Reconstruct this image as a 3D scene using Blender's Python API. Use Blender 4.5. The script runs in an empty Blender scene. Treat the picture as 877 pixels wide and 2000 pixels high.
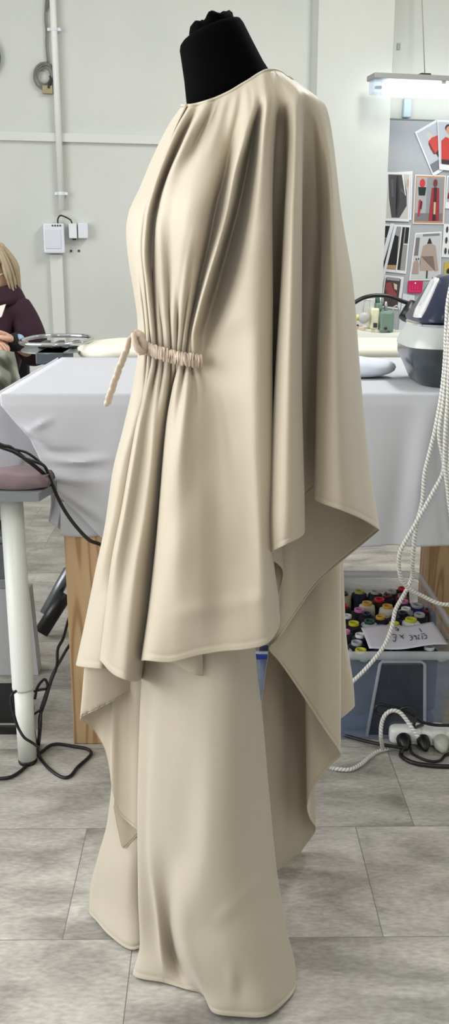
import bpy, bmesh, math, random
import numpy as np
from mathutils import Vector, Matrix
random.seed(7)
C = bpy.context.scene
COL = C.collection
# ------------------------------------------------------------------ camera
H = 1.22; TH = math.radians(15.25); F = 1800.0; CX = 438.5; CY = 1000.0
cam = bpy.data.cameras.new('camera'); camo = bpy.data.objects.new('camera', cam); COL.objects.link(camo)
camo.location = (0, 0, H); camo.rotation_euler = (math.pi/2 - TH, 0, 0)
cam.sensor_fit = 'VERTICAL'; cam.sensor_height = 36.0; cam.lens = 36.0*F/2000.0
cam.clip_start = .05; cam.clip_end = 60
C.camera = camo
ct, st = math.cos(TH), math.sin(TH)
def ray(px, py):
    a = (px-CX)/F; b = -(py-CY)/F
    return Vector((a, ct + b*st, -st + b*ct))
def U(px, py, Y):
    """point seen at photo position px,py standing Y metres in front of the viewer"""
    r = ray(px, py); t = Y/r.y
    return Vector((r.x*t, Y, H + r.z*t))
def Z(px, py, z):
    r = ray(px, py); t = (z-H)/r.z
    return Vector((r.x*t, r.y*t, z))
def fl(px, py, z=.006):
    return Z(px, py, z).y
WY, WK = 5.6, .22
WN = Vector((WK, -1, 0)).normalized()       # wall normal, towards the room
def W(px, py, off=0.0):
    r = ray(px, py)
    # plane  Y = WY + WK*X , moved off towards the room
    d = off*math.sqrt(1+WK*WK)
    t = (WY - d)/(r.y - WK*r.x)
    return Vector((r.x*t, r.y*t, H + r.z*t))
# ------------------------------------------------------------------ materials
MATS = {}
def mat(name, col, rough=.6, metal=0, spec=.5, emit=None, estr=0, alpha=1, trans=0, sheen=0, bump=0, bscale=200, vary=0, vscale=8, coat=0, ior=None):
    if name in MATS: return MATS[name]
    m = bpy.data.materials.new(name); m.use_nodes = True
    nt = m.node_tree; b = nt.nodes['Principled BSDF']
    c = tuple((x/255.0 if x > 1.0001 else x) for x in col)
    if max(col) > 1.0001:
        c = tuple((x/12.92 if x <= .04045 else ((x+.055)/1.055)**2.4) for x in (q/255.0 for q in col))
    b.inputs['Base Color'].default_value = (*c, 1)
    b.inputs['Roughness'].default_value = rough; b.inputs['Metallic'].default_value = metal
    b.inputs['Specular IOR Level'].default_value = spec
    b.inputs['Alpha'].default_value = alpha
    b.inputs['Transmission Weight'].default_value = trans
    b.inputs['Sheen Weight'].default_value = sheen
    b.inputs['Coat Weight'].default_value = coat
    if emit:
        b.inputs['Emission Color'].default_value = (*emit, 1); b.inputs['Emission Strength'].default_value = estr
    tc = None
    if vary or bump:
        tc = nt.nodes.new('ShaderNodeTexCoord')
    if vary:
        n = nt.nodes.new('ShaderNodeTexNoise'); n.inputs['Scale'].default_value = vscale; n.inputs['Detail'].default_value = 5
        nt.links.new(tc.outputs['Object'], n.inputs['Vector'])
        mx = nt.nodes.new('ShaderNodeMix'); mx.data_type = 'RGBA'
        mx.inputs['A'].default_value = (*[x*(1-vary) for x in c], 1); mx.inputs['B'].default_value = (*[min(1, x*(1+vary)) for x in c], 1)
        nt.links.new(n.outputs['Fac'], mx.inputs['Factor']); nt.links.new(mx.outputs['Result'], b.inputs['Base Color'])
    if bump:
        n2 = nt.nodes.new('ShaderNodeTexNoise'); n2.inputs['Scale'].default_value = bscale; n2.inputs['Detail'].default_value = 3
        nt.links.new(tc.outputs['Object'], n2.inputs['Vector'])
        bp = nt.nodes.new('ShaderNodeBump'); bp.inputs['Strength'].default_value = bump; bp.inputs['Distance'].default_value = .002
        nt.links.new(n2.outputs['Fac'], bp.inputs['Height']); nt.links.new(bp.outputs['Normal'], b.inputs['Normal'])
    MATS[name] = m
    return m
# ------------------------------------------------------------------ object helpers
def bm_obj(name, bm, m, parent=None, smooth=True, solid=0, mats=None):
    me = bpy.data.meshes.new(name); bm.to_mesh(me); bm.free()
    for mm in (mats or [m]): me.materials.append(mm)
    for p in me.polygons: p.use_smooth = smooth
    o = bpy.data.objects.new(name, me); COL.objects.link(o)
    if solid:
        md = o.modifiers.new('thickness', 'SOLIDIFY'); md.thickness = solid; md.offset = 0
    if smooth == 'auto' or smooth is None: pass
    if parent: o.parent = parent; o.matrix_parent_inverse = Matrix.Translation(parent.location).inverted()
    return o
def tag(o, label, cat, group=None, kind=None):
    if label: o['label'] = label
    if cat: o['category'] = cat
    if group: o['group'] = group
    if kind: o['kind'] = kind
    return o
def thing(name, loc, label, cat, group=None):
    o = bpy.data.objects.new(name, None); COL.objects.link(o); o.location = loc; o.empty_display_size = .05
    return tag(o, label, cat, group)
def struct(o): o['kind'] = 'structure'; return o
def add_box(bm, lo, hi, M=None, bev=0, seg=2):
    lo = Vector(lo); hi = Vector(hi)
    r = bmesh.ops.create_cube(bm, size=1)
    vs = r['verts']
    T = Matrix.Translation((lo+hi)/2) @ Matrix.Diagonal((*(hi-lo), 1))
    bmesh.ops.transform(bm, matrix=T, verts=vs)
    if bev:
        es = list({e for v in vs for e in v.link_edges})
        rr = bmesh.ops.bevel(bm, geom=es, offset=bev, segments=seg, affect='EDGES', profile=.5)
        vs = list({v for f in rr['faces'] for v in f.verts} | {v for v in vs if v.is_valid})
    if M is not None:
        bmesh.ops.transform(bm, matrix=M, verts=[v for v in vs if v.is_valid])
    return vs
def box(name, lo, hi, m, parent=None, bev=0, M=None, smooth=False):
    bm = bmesh.new(); add_box(bm, lo, hi, M, bev); return bm_obj(name, bm, m, parent, smooth)
def add_prism(bm, pts, d):
    """polygon pts (Vectors) extruded by vector d"""
    a = [bm.verts.new(p) for p in pts]; b = [bm.verts.new(Vector(p)+Vector(d)) for p in pts]
    n = len(pts)
    try:
        bm.faces.new(a); bm.faces.new(b[::-1])
    except ValueError: pass
    for i in range(n): bm.faces.new((a[i], b[i], b[(i+1) % n], a[(i+1) % n]))
def fix(bm): bmesh.ops.recalc_face_normals(bm, faces=bm.faces)
def smooth_path(pts, n=6):
    P = [Vector(p) for p in pts]
    if len(P) < 3: return P
    out = []
    Q = [P[0]*2-P[1]] + P + [P[-1]*2-P[-2]]
    for i in range(1, len(Q)-2):
        p0, p1, p2, p3 = Q[i-1], Q[i], Q[i+1], Q[i+2]
        for k in range(n):
            t = k/n
            out.append(.5*((2*p1)+(-p0+p2)*t+(2*p0-5*p1+4*p2-p3)*t*t+(-p0+3*p1-3*p2+p3)*t**3))
    out.append(P[-1]); return out
def add_tube(bm, path, r, sides=10, caps=True, rfun=None, flat=1.0, twist=0):
    uv = bm.loops.layers.uv.verify()
    n = len(path); rings = []; L = 0; Ls = []
    t0 = (path[1]-path[0]).normalized()
    up = Vector((0, 0, 1)) if abs(t0.z) < .9 else Vector((1, 0, 0))
    nrm = (up - t0*up.dot(t0)).normalized()
    for i, p in enumerate(path):
        if i: L += (path[i]-path[i-1]).length
        Ls.append(L)
        t = ((path[min(i+1, n-1)]-path[max(i-1, 0)])).normalized()
        nrm = (nrm - t*nrm.dot(t)).normalized(); bn = t.cross(nrm)
        rr = r[i] if isinstance(r, (list, tuple)) else r
        ring = []
        for k in range(sides):
            a = 2*math.pi*k/sides
            q = rr*(rfun(a, L) if rfun else 1)
            ring.append(bm.verts.new(p + nrm*math.cos(a)*q + bn*math.sin(a)*q*flat))
        rings.append(ring)
    for i in range(n-1):
        for k in range(sides):
            k2 = (k+1) % sides
            f = bm.faces.new((rings[i][k], rings[i][k2], rings[i+1][k2], rings[i+1][k]))
            f.loops[0][uv].uv = (k/sides, Ls[i]); f.loops[1][uv].uv = ((k+1)/sides, Ls[i])
            f.loops[2][uv].uv = ((k+1)/sides, Ls[i+1]); f.loops[3][uv].uv = (k/sides, Ls[i+1])
    if caps:
        bm.faces.new(rings[0][::-1]); bm.faces.new(rings[-1])
def tube(name, pts, r, m, parent=None, n=6, sides=10, flat=1.0, rfun=None, raw=False):
    bm = bmesh.new(); add_tube(bm, pts if raw else smooth_path(pts, n), r, sides, flat=flat, rfun=rfun); fix(bm)
    return bm_obj(name, bm, m, parent)
def add_lathe(bm, prof, c, seg=24, axis='Z', M=None, sx=1, sy=1):
    """prof [(r,h)], closed with caps where r>0"""
    c = Vector(c); rings = []
    for r, h in prof:
        ring = []
        for k in range(seg):
            a = 2*math.pi*k/seg
            v = Vector((r*math.cos(a)*sx, r*math.sin(a)*sy, h))
            if M is not None: v = M @ v
            ring.append(bm.verts.new(c+v))
        rings.append(ring)
    for i in range(len(rings)-1):
        for k in range(seg):
            k2 = (k+1) % seg
            bm.faces.new((rings[i][k], rings[i][k2], rings[i+1][k2], rings[i+1][k]))
    bm.faces.new(rings[0][::-1]); bm.faces.new(rings[-1])
def lathe(name, prof, c, m, parent=None, seg=24, M=None, sx=1, sy=1):
    bm = bmesh.new(); add_lathe(bm, prof, c, seg, M=M, sx=sx, sy=sy); fix(bm); return bm_obj(name, bm, m, parent)
def autosmooth(o, ang=40):
    me = o.data
    bm = bmesh.new(); bm.from_mesh(me)
    for e in bm.edges:
        if len(e.link_faces) == 2 and e.calc_face_angle(0) > math.radians(ang): e.smooth = False
    bm.to_mesh(me); bm.free()
    return o
# ------------------------------------------------------------------ draped sheets
def pchip(xs, ys, x):
    xs = np.array(xs, float); ys = np.array(ys, float); n = len(xs)
    if n == 2: return np.interp(x, xs, ys)
    h = np.diff(xs); d = np.diff(ys)/h; m = np.zeros(n)
    for i in range(1, n-1):
        if d[i-1]*d[i] > 0:
            w1 = 2*h[i]+h[i-1]; w2 = h[i]+2*h[i-1]; m[i] = (w1+w2)/(w1/d[i-1]+w2/d[i])
    m[0] = d[0]; m[-1] = d[-1]
    x = np.clip(x, xs[0], xs[-1]); k = np.clip(np.searchsorted(xs, x)-1, 0, n-2)
    t = (x-xs[k])/h[k]
    return (2*t**3-3*t*t+1)*ys[k]+(t**3-2*t*t+t)*h[k]*m[k]+(-2*t**3+3*t*t)*ys[k+1]+(t**3-t*t)*h[k]*m[k+1]
def rows(nv, groove=True):
    v = list(np.linspace(0, .985, nv)) + [.9885, .991, .9935, .996, .998, 1.0]
    return np.array(v)
def sheet(name, rails, m, parent=None, nv=90, nu=8, closed=False, disp=None, hem=.0006, solid=.0016, relief=None):
    V = rows(nv); R = []
    for rl in rails:
        ys = [p[1] for p in rl]
        y = ys[0]+(ys[-1]-ys[0])*V
        sx = pchip(ys, [p[0] for p in rl], y); sY = pchip(ys, [p[2] for p in rl], y)
        R.append(np.stack([sx, y, sY], 1))
    R = np.array(R)       # rails, rows, 3
    if relief:            # deepen the folds between the given rails
        a, b, k = relief; Y0 = R[:, :, 2].copy()
        for i in range(a, b+1):
            m_ = (Y0[i-2]+2*Y0[i-1]+2*Y0[i]+2*Y0[i+1]+Y0[(i+2) % len(R)])/8
            R[i, :, 2] = Y0[i]+(Y0[i]-m_)*k*np.clip(V/.06, 0, 1)
    n = len(R); segs = n if closed else n-1
    g = []; ug = []
    for s in range(segs):
        i0, i1, i2, i3 = s-1, s, s+1, s+2
        if closed: q = [R[i % n] for i in (i0, i1, i2, i3)]
        else: q = [R[i0] if i0 >= 0 else 2*R[0]-R[1], R[i1], R[i2], R[i3] if i3 < n else 2*R[-1]-R[-2]]
        # centripetal-like tangents with row-wise limiting
        a, b, c, d = q
        d0 = np.linalg.norm((b-a)*[1, 1, 900], axis=1)[:, None]**.5+1e-3
        d1 = np.linalg.norm((c-b)*[1, 1, 900], axis=1)[:, None]**.5+1e-3
        d2 = np.linalg.norm((d-c)*[1, 1, 900], axis=1)[:, None]**.5+1e-3
        m1 = (b-a)/d0-(c-a)/(d0+d1)+(c-b)/d1; m2 = (c-b)/d1-(d-b)/(d1+d2)+(d-c)/d2
        m1 = m1*d1; m2 = m2*d1
        for k in range(nu):
            t = k/nu
            g.append((2*t**3-3*t*t+1)*b+(t**3-2*t*t+t)*m1+(-2*t**3+3*t*t)*c+(t**3-t*t)*m2); ug.append(s+t)
    if not closed: g.append(R[-1]); ug.append(n-1)
    bm = bmesh.new(); grid = []
    for u, col in zip(ug, g):
        line = []
        for v, (px, py, Y) in zip(V, col):
            if disp:
                dx, dY = disp(u, v, px, py); px += dx; Y += dY
            if hem:
                # stitched hem: a slightly raised band with a sunk seam on its upper side
                if .9865 < v < .9895: Y += hem*2
                elif v > .9925: Y -= hem*.3
            line.append(bm.verts.new(U(px, py, Y)))
        grid.append(line)
    N = len(grid)
    for i in range(N if closed else N-1):
        a = grid[i]; b = grid[(i+1) % N]
        for k in range(len(V)-1):
            bm.faces.new((a[k], a[k+1], b[k+1], b[k]))
    if m is None: return bm
    return bm_obj(name, bm, m, parent, True, solid)
# ------------------------------------------------------------------ dress: cloth material
def cloth_mat(name, col, rough=.5):
    m = mat(name, col, rough=rough, spec=.22, sheen=.2, bump=.06, bscale=900)
    b = m.node_tree.nodes['Principled BSDF']; b.inputs['Sheen Roughness'].default_value = .45
    return m
SAT = cloth_mat('beige_satin', (193, 181, 162))
SAT2 = cloth_mat('beige_satin_trousers', (187, 177, 160))
CASE = cloth_mat('beige_satin_casing', (205, 187, 169), .5)
tunic = thing('draped_tunic', (0.02, 1.40, 0), 'beige satin batwing tunic with gathered waist worn by the black dress form', 'tunic')
rails = [
 [(430,215,1.50),(400,400,1.60),(380,680,1.58),(330,1000,1.65),(300,1230,1.66)],
 [(385,212,1.45),(305,330,1.55),(275,430,1.56),(290,680,1.53),(262,900,1.58),(225,1100,1.58),(205,1270,1.56)],
 [(357,206,1.40),(330,245,1.43),(300,305,1.46),(275,365,1.47),(251,420,1.47),(247,450,1.47),(252,510,1.46),(262,570,1.45),(270,640,1.43),(270,690,1.42),(262,745,1.43),(243,830,1.45),(221,920,1.46),(205,1030,1.46),(188,1110,1.46),(170,1200,1.46),(149,1298,1.46)],
 [(360,206,1.385),(337,250,1.40),(312,310,1.41),(291,365,1.41),(270,420,1.405),(265,480,1.40),(273,560,1.395),(282,640,1.39),(284,690,1.385),(280,745,1.385),(262,830,1.39),(238,920,1.40),(224,1000,1.40),(203,1100,1.40),(189,1200,1.40),(172,1304,1.40)],
 [(364,206,1.38),(345,245,1.385),(321,310,1.39),(301,365,1.39),(284,420,1.39),(277,480,1.385),(283,560,1.38),(290,640,1.38),(293,692,1.38),(289,745,1.375),(273,830,1.395),(260,900,1.405),(243,1000,1.405),(223,1110,1.40),(208,1200,1.38),(200,1306,1.38)],
 [(368,206,1.382),(347,245,1.43),(319,310,1.475),(298,365,1.485),(281,420,1.485),(276,480,1.475),(285,560,1.44),(293,640,1.40),(297,692,1.385),(290,745,1.43),(270,830,1.49),(258,900,1.505),(241,1000,1.505),(221,1110,1.50),(209,1200,1.49),(203,1302,1.48)],
 [(373,206,1.37),(349,250,1.37),(322,312,1.365),(302,368,1.36),(288,425,1.36),(283,490,1.36),(289,560,1.365),(296,640,1.37),(300,693,1.365),(288,760,1.37),(272,830,1.365),(260,900,1.36),(243,1000,1.355),(224,1100,1.35),(211,1200,1.35),(198,1292,1.355)],
 [(388,203,1.365),(359,265,1.38),(334,325,1.378),(311,390,1.372),(301,440,1.37),(297,500,1.37),(300,560,1.37),(306,640,1.37),(309,694,1.365),(300,760,1.365),(287,830,1.36),(278,900,1.355),(262,1000,1.35),(247,1100,1.34),(235,1200,1.33),(222,1317,1.325)],
 [(405,198,1.35),(381,240,1.342),(356,292,1.333),(332,345,1.33),(316,400,1.328),(309,450,1.328),(310,520,1.335),(313,600,1.35),(318,650,1.355),(320,696,1.355),(313,760,1.35),(303,830,1.345),(297,900,1.34),(285,1000,1.335),(268,1100,1.325),(257,1200,1.32),(246,1328,1.315)],
 [(420,193,1.349),(400,240,1.348),(378,290,1.335),(355,345,1.315),(340,400,1.305),(333,450,1.31),(331,520,1.325),(331,600,1.34),(333,650,1.345),(335,699,1.35),(331,760,1.36),(324,830,1.37),(316,900,1.37),(308,1000,1.37),(298,1100,1.365),(288,1200,1.36),(271,1330,1.36)],
 [(436,186,1.345),(420,230,1.34),(403,285,1.315),(385,345,1.29),(372,400,1.275),(364,450,1.28),(356,520,1.30),(350,600,1.325),(348,650,1.34),(345,701,1.345),(339,760,1.39),(330,830,1.435),(323,900,1.44),(316,1000,1.44),(308,1100,1.44),(298,1200,1.44),(284,1300,1.44)],
 [(452,178,1.34),(441,230,1.33),(430,285,1.31),(416,345,1.285),(404,400,1.272),(394,450,1.275),(380,520,1.295),(367,600,1.32),(360,650,1.335),(353,703,1.34),(340,760,1.335),(329,830,1.33),(322,900,1.325),(315,1000,1.315),(305,1100,1.31),(295,1200,1.30),(284,1290,1.295)],
 [(470,167,1.338),(464,215,1.325),(452,270,1.318),(438,345,1.312),(423,400,1.312),(411,460,1.315),(396,530,1.328),(380,600,1.34),(370,650,1.345),(366,706,1.34),(362,760,1.315),(355,830,1.30),(349,900,1.29),(345,1000,1.28),(340,1100,1.265),(336,1200,1.26),(333,1293,1.265)],
 [(487,157,1.336),(493,203,1.312),(481,260,1.292),(460,335,1.278),(445,410,1.272),(429,470,1.272),(405,550,1.285),(386,620,1.305),(378,660,1.32),(379,708,1.33),(385,760,1.312),(385,830,1.298),(385,900,1.29),(385,1000,1.27),(385,1100,1.255),(387,1200,1.245),(390,1279,1.25)],
 [(502,147,1.336),(507,200,1.312),(497,250,1.325),(481,335,1.34),(465,410,1.345),(449,470,1.345),(427,550,1.34),(407,620,1.335),(398,660,1.33),(400,712,1.325),(414,760,1.308),(424,830,1.296),(428,900,1.288),(430,1000,1.275),(430,1100,1.262),(432,1200,1.25),(435,1272,1.245)],
 [(513,141,1.335),(521,200,1.303),(516,250,1.286),(508,335,1.272),(499,410,1.265),(489,470,1.264),(474,550,1.268),(455,620,1.278),(442,670,1.295),(440,720,1.30),(449,770,1.288),(460,820,1.28),(470,890,1.27),(478,960,1.264),(478,1060,1.262),(478,1200,1.245),(480,1268,1.24)],
 [(520,138,1.337),(529,200,1.307),(526,250,1.287),(521,335,1.265),(519,410,1.254),(515,470,1.248),(508,550,1.247),(502,620,1.246),(500,720,1.246),(500,860,1.246),(505,1000,1.243),(510,1120,1.24),(515,1200,1.238),(520,1258,1.238)],
 [(526,137,1.34),(537,198,1.311),(534,250,1.30),(531,335,1.285),(530,410,1.275),(530,560,1.27),(529,720,1.27),(529,900,1.265),(527,1040,1.265),(534,1130,1.265),(540,1190,1.27),(543,1228,1.27)],
 [(530,136,1.345),(545,197,1.317),(541,250,1.345),(535,335,1.365),(530,410,1.375),(526,560,1.39),(524,720,1.39),(524,900,1.39),(528,1040,1.39),(538,1120,1.39),(545,1170,1.38)],
 [(533,136,1.35),(556,194,1.318),(556,250,1.345),(556,335,1.37),(556,410,1.385),(556,560,1.40),(550,720,1.40),(545,900,1.40),(548,1040,1.39),(553,1117,1.38)],
 [(535,136,1.353),(567,192,1.312),(567,250,1.30),(563,335,1.285),(558,410,1.275),(550,560,1.27),(540,720,1.27),(531,900,1.27),(527,1000,1.27),(524,1084,1.28)],
 [(538,137,1.357),(577,190,1.31),(577,250,1.285),(575,335,1.265),(572,410,1.25),(569,560,1.235),(565,720,1.23),(562,900,1.23),(560,1000,1.23),(557,1064,1.235)],
 [(541,138,1.36),(585,190,1.312),(587,250,1.30),(587,335,1.285),(587,410,1.275),(587,560,1.27),(587,720,1.27),(590,900,1.27),(592,1000,1.27),(592,1044,1.27)],
 [(544,139,1.365),(594,191,1.32),(595,250,1.34),(594,335,1.36),(592,410,1.375),(588,560,1.40),(584,720,1.41),(584,900,1.41),(588,985,1.40)],
 [(548,141,1.37),(604,193,1.325),(611,250,1.345),(616,335,1.375),(620,410,1.395),(628,560,1.415),(630,720,1.415),(626,900,1.41),(624,945,1.40)],
 [(552,144,1.375),(614,197,1.337),(625,260,1.34),(630,335,1.348),(632,410,1.35),(627,560,1.33),(621,720,1.31),(618,900,1.30),(615,976,1.30)],
 [(557,148,1.38),(622,202,1.35),(635,265,1.345),(644,335,1.335),(648,410,1.32),(652,560,1.29),(655,720,1.275),(660,900,1.27),(665,996,1.27)],
 [(563,151,1.385),(630,206,1.367),(643,268,1.37),(652,335,1.37),(659,410,1.365),(674,560,1.34),(685,720,1.335),(695,900,1.33),(707,1014,1.33)],
 [(570,155,1.39),(637,211,1.39),(649,272,1.41),(656,335,1.42),(664,410,1.43),(688,560,1.44),(701,720,1.44),(719,900,1.44),(740,1036,1.44)],
 [(562,150,1.45),(612,205,1.47),(622,410,1.53),(642,720,1.55),(665,1000,1.53)],
 [(520,146,1.47),(520,230,1.57),(500,500,1.60),(480,720,1.60),(470,1180,1.66)],
 [(470,170,1.50),(460,260,1.60),(440,500,1.62),(430,720,1.60),(400,1200,1.68)],
]
def sstep(a, b, x):
    t = max(0., min(1., (x-a)/(b-a))); return t*t*(3-2*t)
def gather(u, v, px, py):
    dY = 0; dx = 0
    if 2 <= u <= 14:
        # narrow pleats drawn in by the waist casing, fading above and below
        s = (u-2)/12.0
        wy = 683 + 30*s
        env = min(1, s*8)*min(1, (1-s)*7)
        if py < wy: a = sstep(445+40*math.sin(u*2.1)+30*math.sin(u*5.3), wy-25, py)
        else: a = 1-sstep(wy+10, wy+150+60*math.sin(u*1.7), py)
        ph = 2*math.pi*(s*11.5 + .25*math.sin(s*9))
        w = math.cos(ph); w = w if w > 0 else w*.75
        dY = -.0085*a*env*w
        dx = 1.6*a*env*math.sin(ph)
        c = math.exp(-((py-wy)/22.0)**2)
        dY += .006*c*env
    if 6.5 <= u <= 13.5 and py < 360:
        e_ = sstep(6.5, 8, u)*(1-sstep(12.5, 13.5, u))*(1-sstep(230, 350, py))*sstep(0, .04, v)
        dY -= .0022*math.sin(u*6.1+.6*math.sin(u*2))*e_
    if 11 <= u <= 17:
        # soft long creases on the side panel
        k = math.exp(-(((px-(425+(py-740)*.23))/10.0)**2))*sstep(735, 790, py)*(1-sstep(900, 1010, py))
        dY -= .003*k
        k = math.exp(-(((px-(400-(py-760)*.12))/16.0)**2))*sstep(735, 800, py)*(1-sstep(870, 1000, py))
        dY -= .002*k
        k = math.exp(-(((py-(1200-(px-330)*.17))/16.0)**2))*sstep(320, 380, px)*(1-sstep(500, 540, px))
        dY -= .0035*k
    return dx, dY
body = sheet('tunic_body', rails, SAT, tunic, nv=150, nu=9, closed=True, disp=gather, relief=(6, 15, .6))
# neckline binding
nl = [U(*r[0]) for r in rails]
nlp = smooth_path(nl + [nl[0]], 5)
tube('neckline_binding', nlp, .0022, SAT, tunic, raw=True, sides=8)
# cascading back of the batwing
cas = [
 [(700,700,1.45),(718,900,1.45),(740,1037,1.445)],
 [(682,700,1.47),(706,900,1.475),(723,1051,1.465)],
 [(650,700,1.50),(680,900,1.51),(700,1070,1.49)],
 [(620,700,1.51),(640,900,1.52),(660,1103,1.51)],
 [(600,700,1.51),(612,900,1.52),(618,1142,1.51)],
 [(570,700,1.50),(580,900,1.50),(578,1197,1.50)],
 [(545,700,1.485),(548,900,1.485),(543,1248,1.485)],
 [(535,700,1.505),(533,900,1.505),(526,1267,1.505)],
 [(545,700,1.54),(546,1000,1.54),(545,1292,1.53)],
 [(575,700,1.55),(585,1000,1.55),(590,1357,1.54)],
 [(620,700,1.55),(632,1000,1.54),(635,1427,1.53)],
 [(645,700,1.56),(657,1000,1.545),(659,1462,1.54)],
 [(650,700,1.58),(665,1000,1.58),(664,1477,1.57)],
 [(640,700,1.60),(650,1000,1.60),(644,1497,1.59)],
 [(615,700,1.59),(616,1000,1.60),(610,1543,1.60)],
 [(596,700,1.60),(597,1000,1.61),(600,1572,1.62)],
 [(596,700,1.63),(594,1000,1.65),(604,1597,1.66)],
 [(614,700,1.67),(616,1000,1.69),(616,1622,1.70)],
 [(596,700,1.70),(592,1000,1.71),(592,1657,1.71)],
 [(562,700,1.69),(562,1000,1.69),(570,1694,1.69)],
 [(540,700,1.66),(548,1000,1.66),(552,1722,1.66)],
 [(528,1100,1.63),(524,1280,1.63),(509,1400,1.62),(512,1550,1.62),(525,1700,1.63)],
]
drape = sheet('back_drape', cas, SAT, tunic, nv=90, nu=8)
drape['label'] = 'long cascading back hem of the batwing, hanging in zigzag folds'
extra = [
 [(640,1050,1.60),(640,1300,1.60),(648,1412,1.60)],
 [(655,1050,1.605),(660,1300,1.605),(664,1404,1.605)],
 [(664,1050,1.62),(672,1250,1.62),(683,1350,1.62),(684,1388,1.62)],
 [(668,1080,1.65),(675,1240,1.65),(690,1345,1.65),(692,1376,1.65)],
 [(655,1080,1.68),(660,1250,1.68),(668,1350,1.68),(672,1368,1.68)],
]
sheet('back_drape_fold', extra, SAT, tunic, nv=40)
# cascade on the far side, seen low on the left
cl = [
 [(250,1220,1.47),(268,1300,1.475),(264,1344,1.475)],
 [(222,1220,1.45),(228,1365,1.455)],
 [(195,1220,1.445),(190,1385,1.45)],
 [(172,1220,1.455),(165,1310,1.46),(157,1404,1.46)],
 [(176,1220,1.475),(172,1415,1.48)],
 [(186,1220,1.485),(187,1431,1.49)],
 [(203,1220,1.48),(204,1460,1.485)],
 [(215,1220,1.475),(214,1500,1.48)],
 [(222,1220,1.47),(221,1550,1.475)],
 [(236,1220,1.475),(236,1590,1.475)],
 [(252,1220,1.47),(252,1607,1.47)],
 [(268,1220,1.46),(270,1621,1.46)],
 [(290,1220,1.46),(295,1630,1.46)],
]
def scal(u, v, px, py):
    if u < 3 and v > .93: return 0, .0035*math.sin(px*.75)*sstep(.93, .99, v)
    return 0, 0
fd = sheet('front_drape', cl, SAT, tunic, nv=60, disp=scal)
fd['label'] = 'pointed front drape with puckered hem'
c3 = [[(226,1500,1.492),(222,1575,1.492)], [(236,1500,1.492),(232,1625,1.49)], [(246,1500,1.492),(241,1657,1.488)], [(258,1500,1.492),(255,1645,1.488)], [(275,1500,1.49),(272,1627,1.486)]]
sheet('inner_drape_tip', c3, SAT, tunic, nv=30)
tl = [[(300,1200,1.30),(325,1290,1.30)], [(330,1200,1.285),(345,1298,1.287)], [(355,1200,1.275),(364,1310,1.28)], [(380,1200,1.275),(384,1319,1.28)], [(392,1200,1.28),(397,1320,1.29)]]
sheet('inner_hem_fold', tl, SAT, tunic, nv=30)
# waist casing: narrow ruffled channel
bm = bmesh.new(); g = []
NU = 420
for i in range(NU+1):
    s = i/NU
    px = 274 + (396-274)*s; yc = 676 + 30*s - 5*math.sin(s*math.pi)*-1
    Yb = float(pchip([0, .1, .25, .5, .75, .9, 1], [1.408, 1.365, 1.345, 1.33, 1.318, 1.316, 1.317], s))
    col = []
    env = 1 if s < .93 else max(0, (1-s)/.07)
    for k in range(13):
        t = k/12.
        ph = s*150 + 1.3*math.sin(s*37+t*3) + .8*math.sin(t*5+s*60)
        r = .0032*math.sin(ph)*env*(.6+.4*math.sin(s*53+2*t))
        bul = .007*math.sin(math.pi*t)
        yy = yc + (t-.5)*(25 + 3*math.sin(ph*.7)*env)
        col.append(bm.verts.new(U(px+1.2*env*math.sin(ph*.9+t*4), yy, Yb-bul-r)))
    g.append(col)
for i in range(NU):
    for k in range(12): bm.faces.new((g[i][k], g[i][k+1], g[i+1][k+1], g[i+1][k]))
bm_obj('waist_casing', bm, CASE, tunic, True, .0015)['label'] = 'narrow ruched waist casing'
# tie: a flat strap from a loop at the casing, its edges puckered
def ruf(a, L): return 1 + .16*math.sin(L*300+a)*abs(math.cos(a)) + .09*math.sin(L*620+2*a)
p = [U(278,692,1.37), U(272,672,1.365), U(264,658,1.36), U(254,662,1.355), U(246,686,1.355), U(234,716,1.355), U(222,750,1.357), U(213,778,1.358), U(208,792,1.36)]
tube('waist_tie', p, [.006]*3+[.0075]*60, CASE, tunic, n=10, flat=.5, rfun=ruf, sides=14) if False else None
pp = smooth_path(p, 12); N_ = len(pp)
bm = bmesh.new(); add_tube(bm, pp, [.0055+.003*sstep(.25, .6, i/N_)-.003*sstep(.93, 1, i/N_) for i in range(N_)], 14, flat=.55, rfun=ruf); fix(bm)
bm_obj('waist_tie', bm, CASE, tunic)
p = smooth_path([U(262,652,1.35), U(274,655,1.35), U(280,668,1.352), U(279,686,1.355), U(270,682,1.345), U(263,668,1.345), U(262,652,1.35)], 8)
bm = bmesh.new(); add_tube(bm, p, .0058, 12, flat=.8, rfun=ruf); fix(bm)
bm_obj('tie_knot', bm, CASE, tunic)
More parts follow.
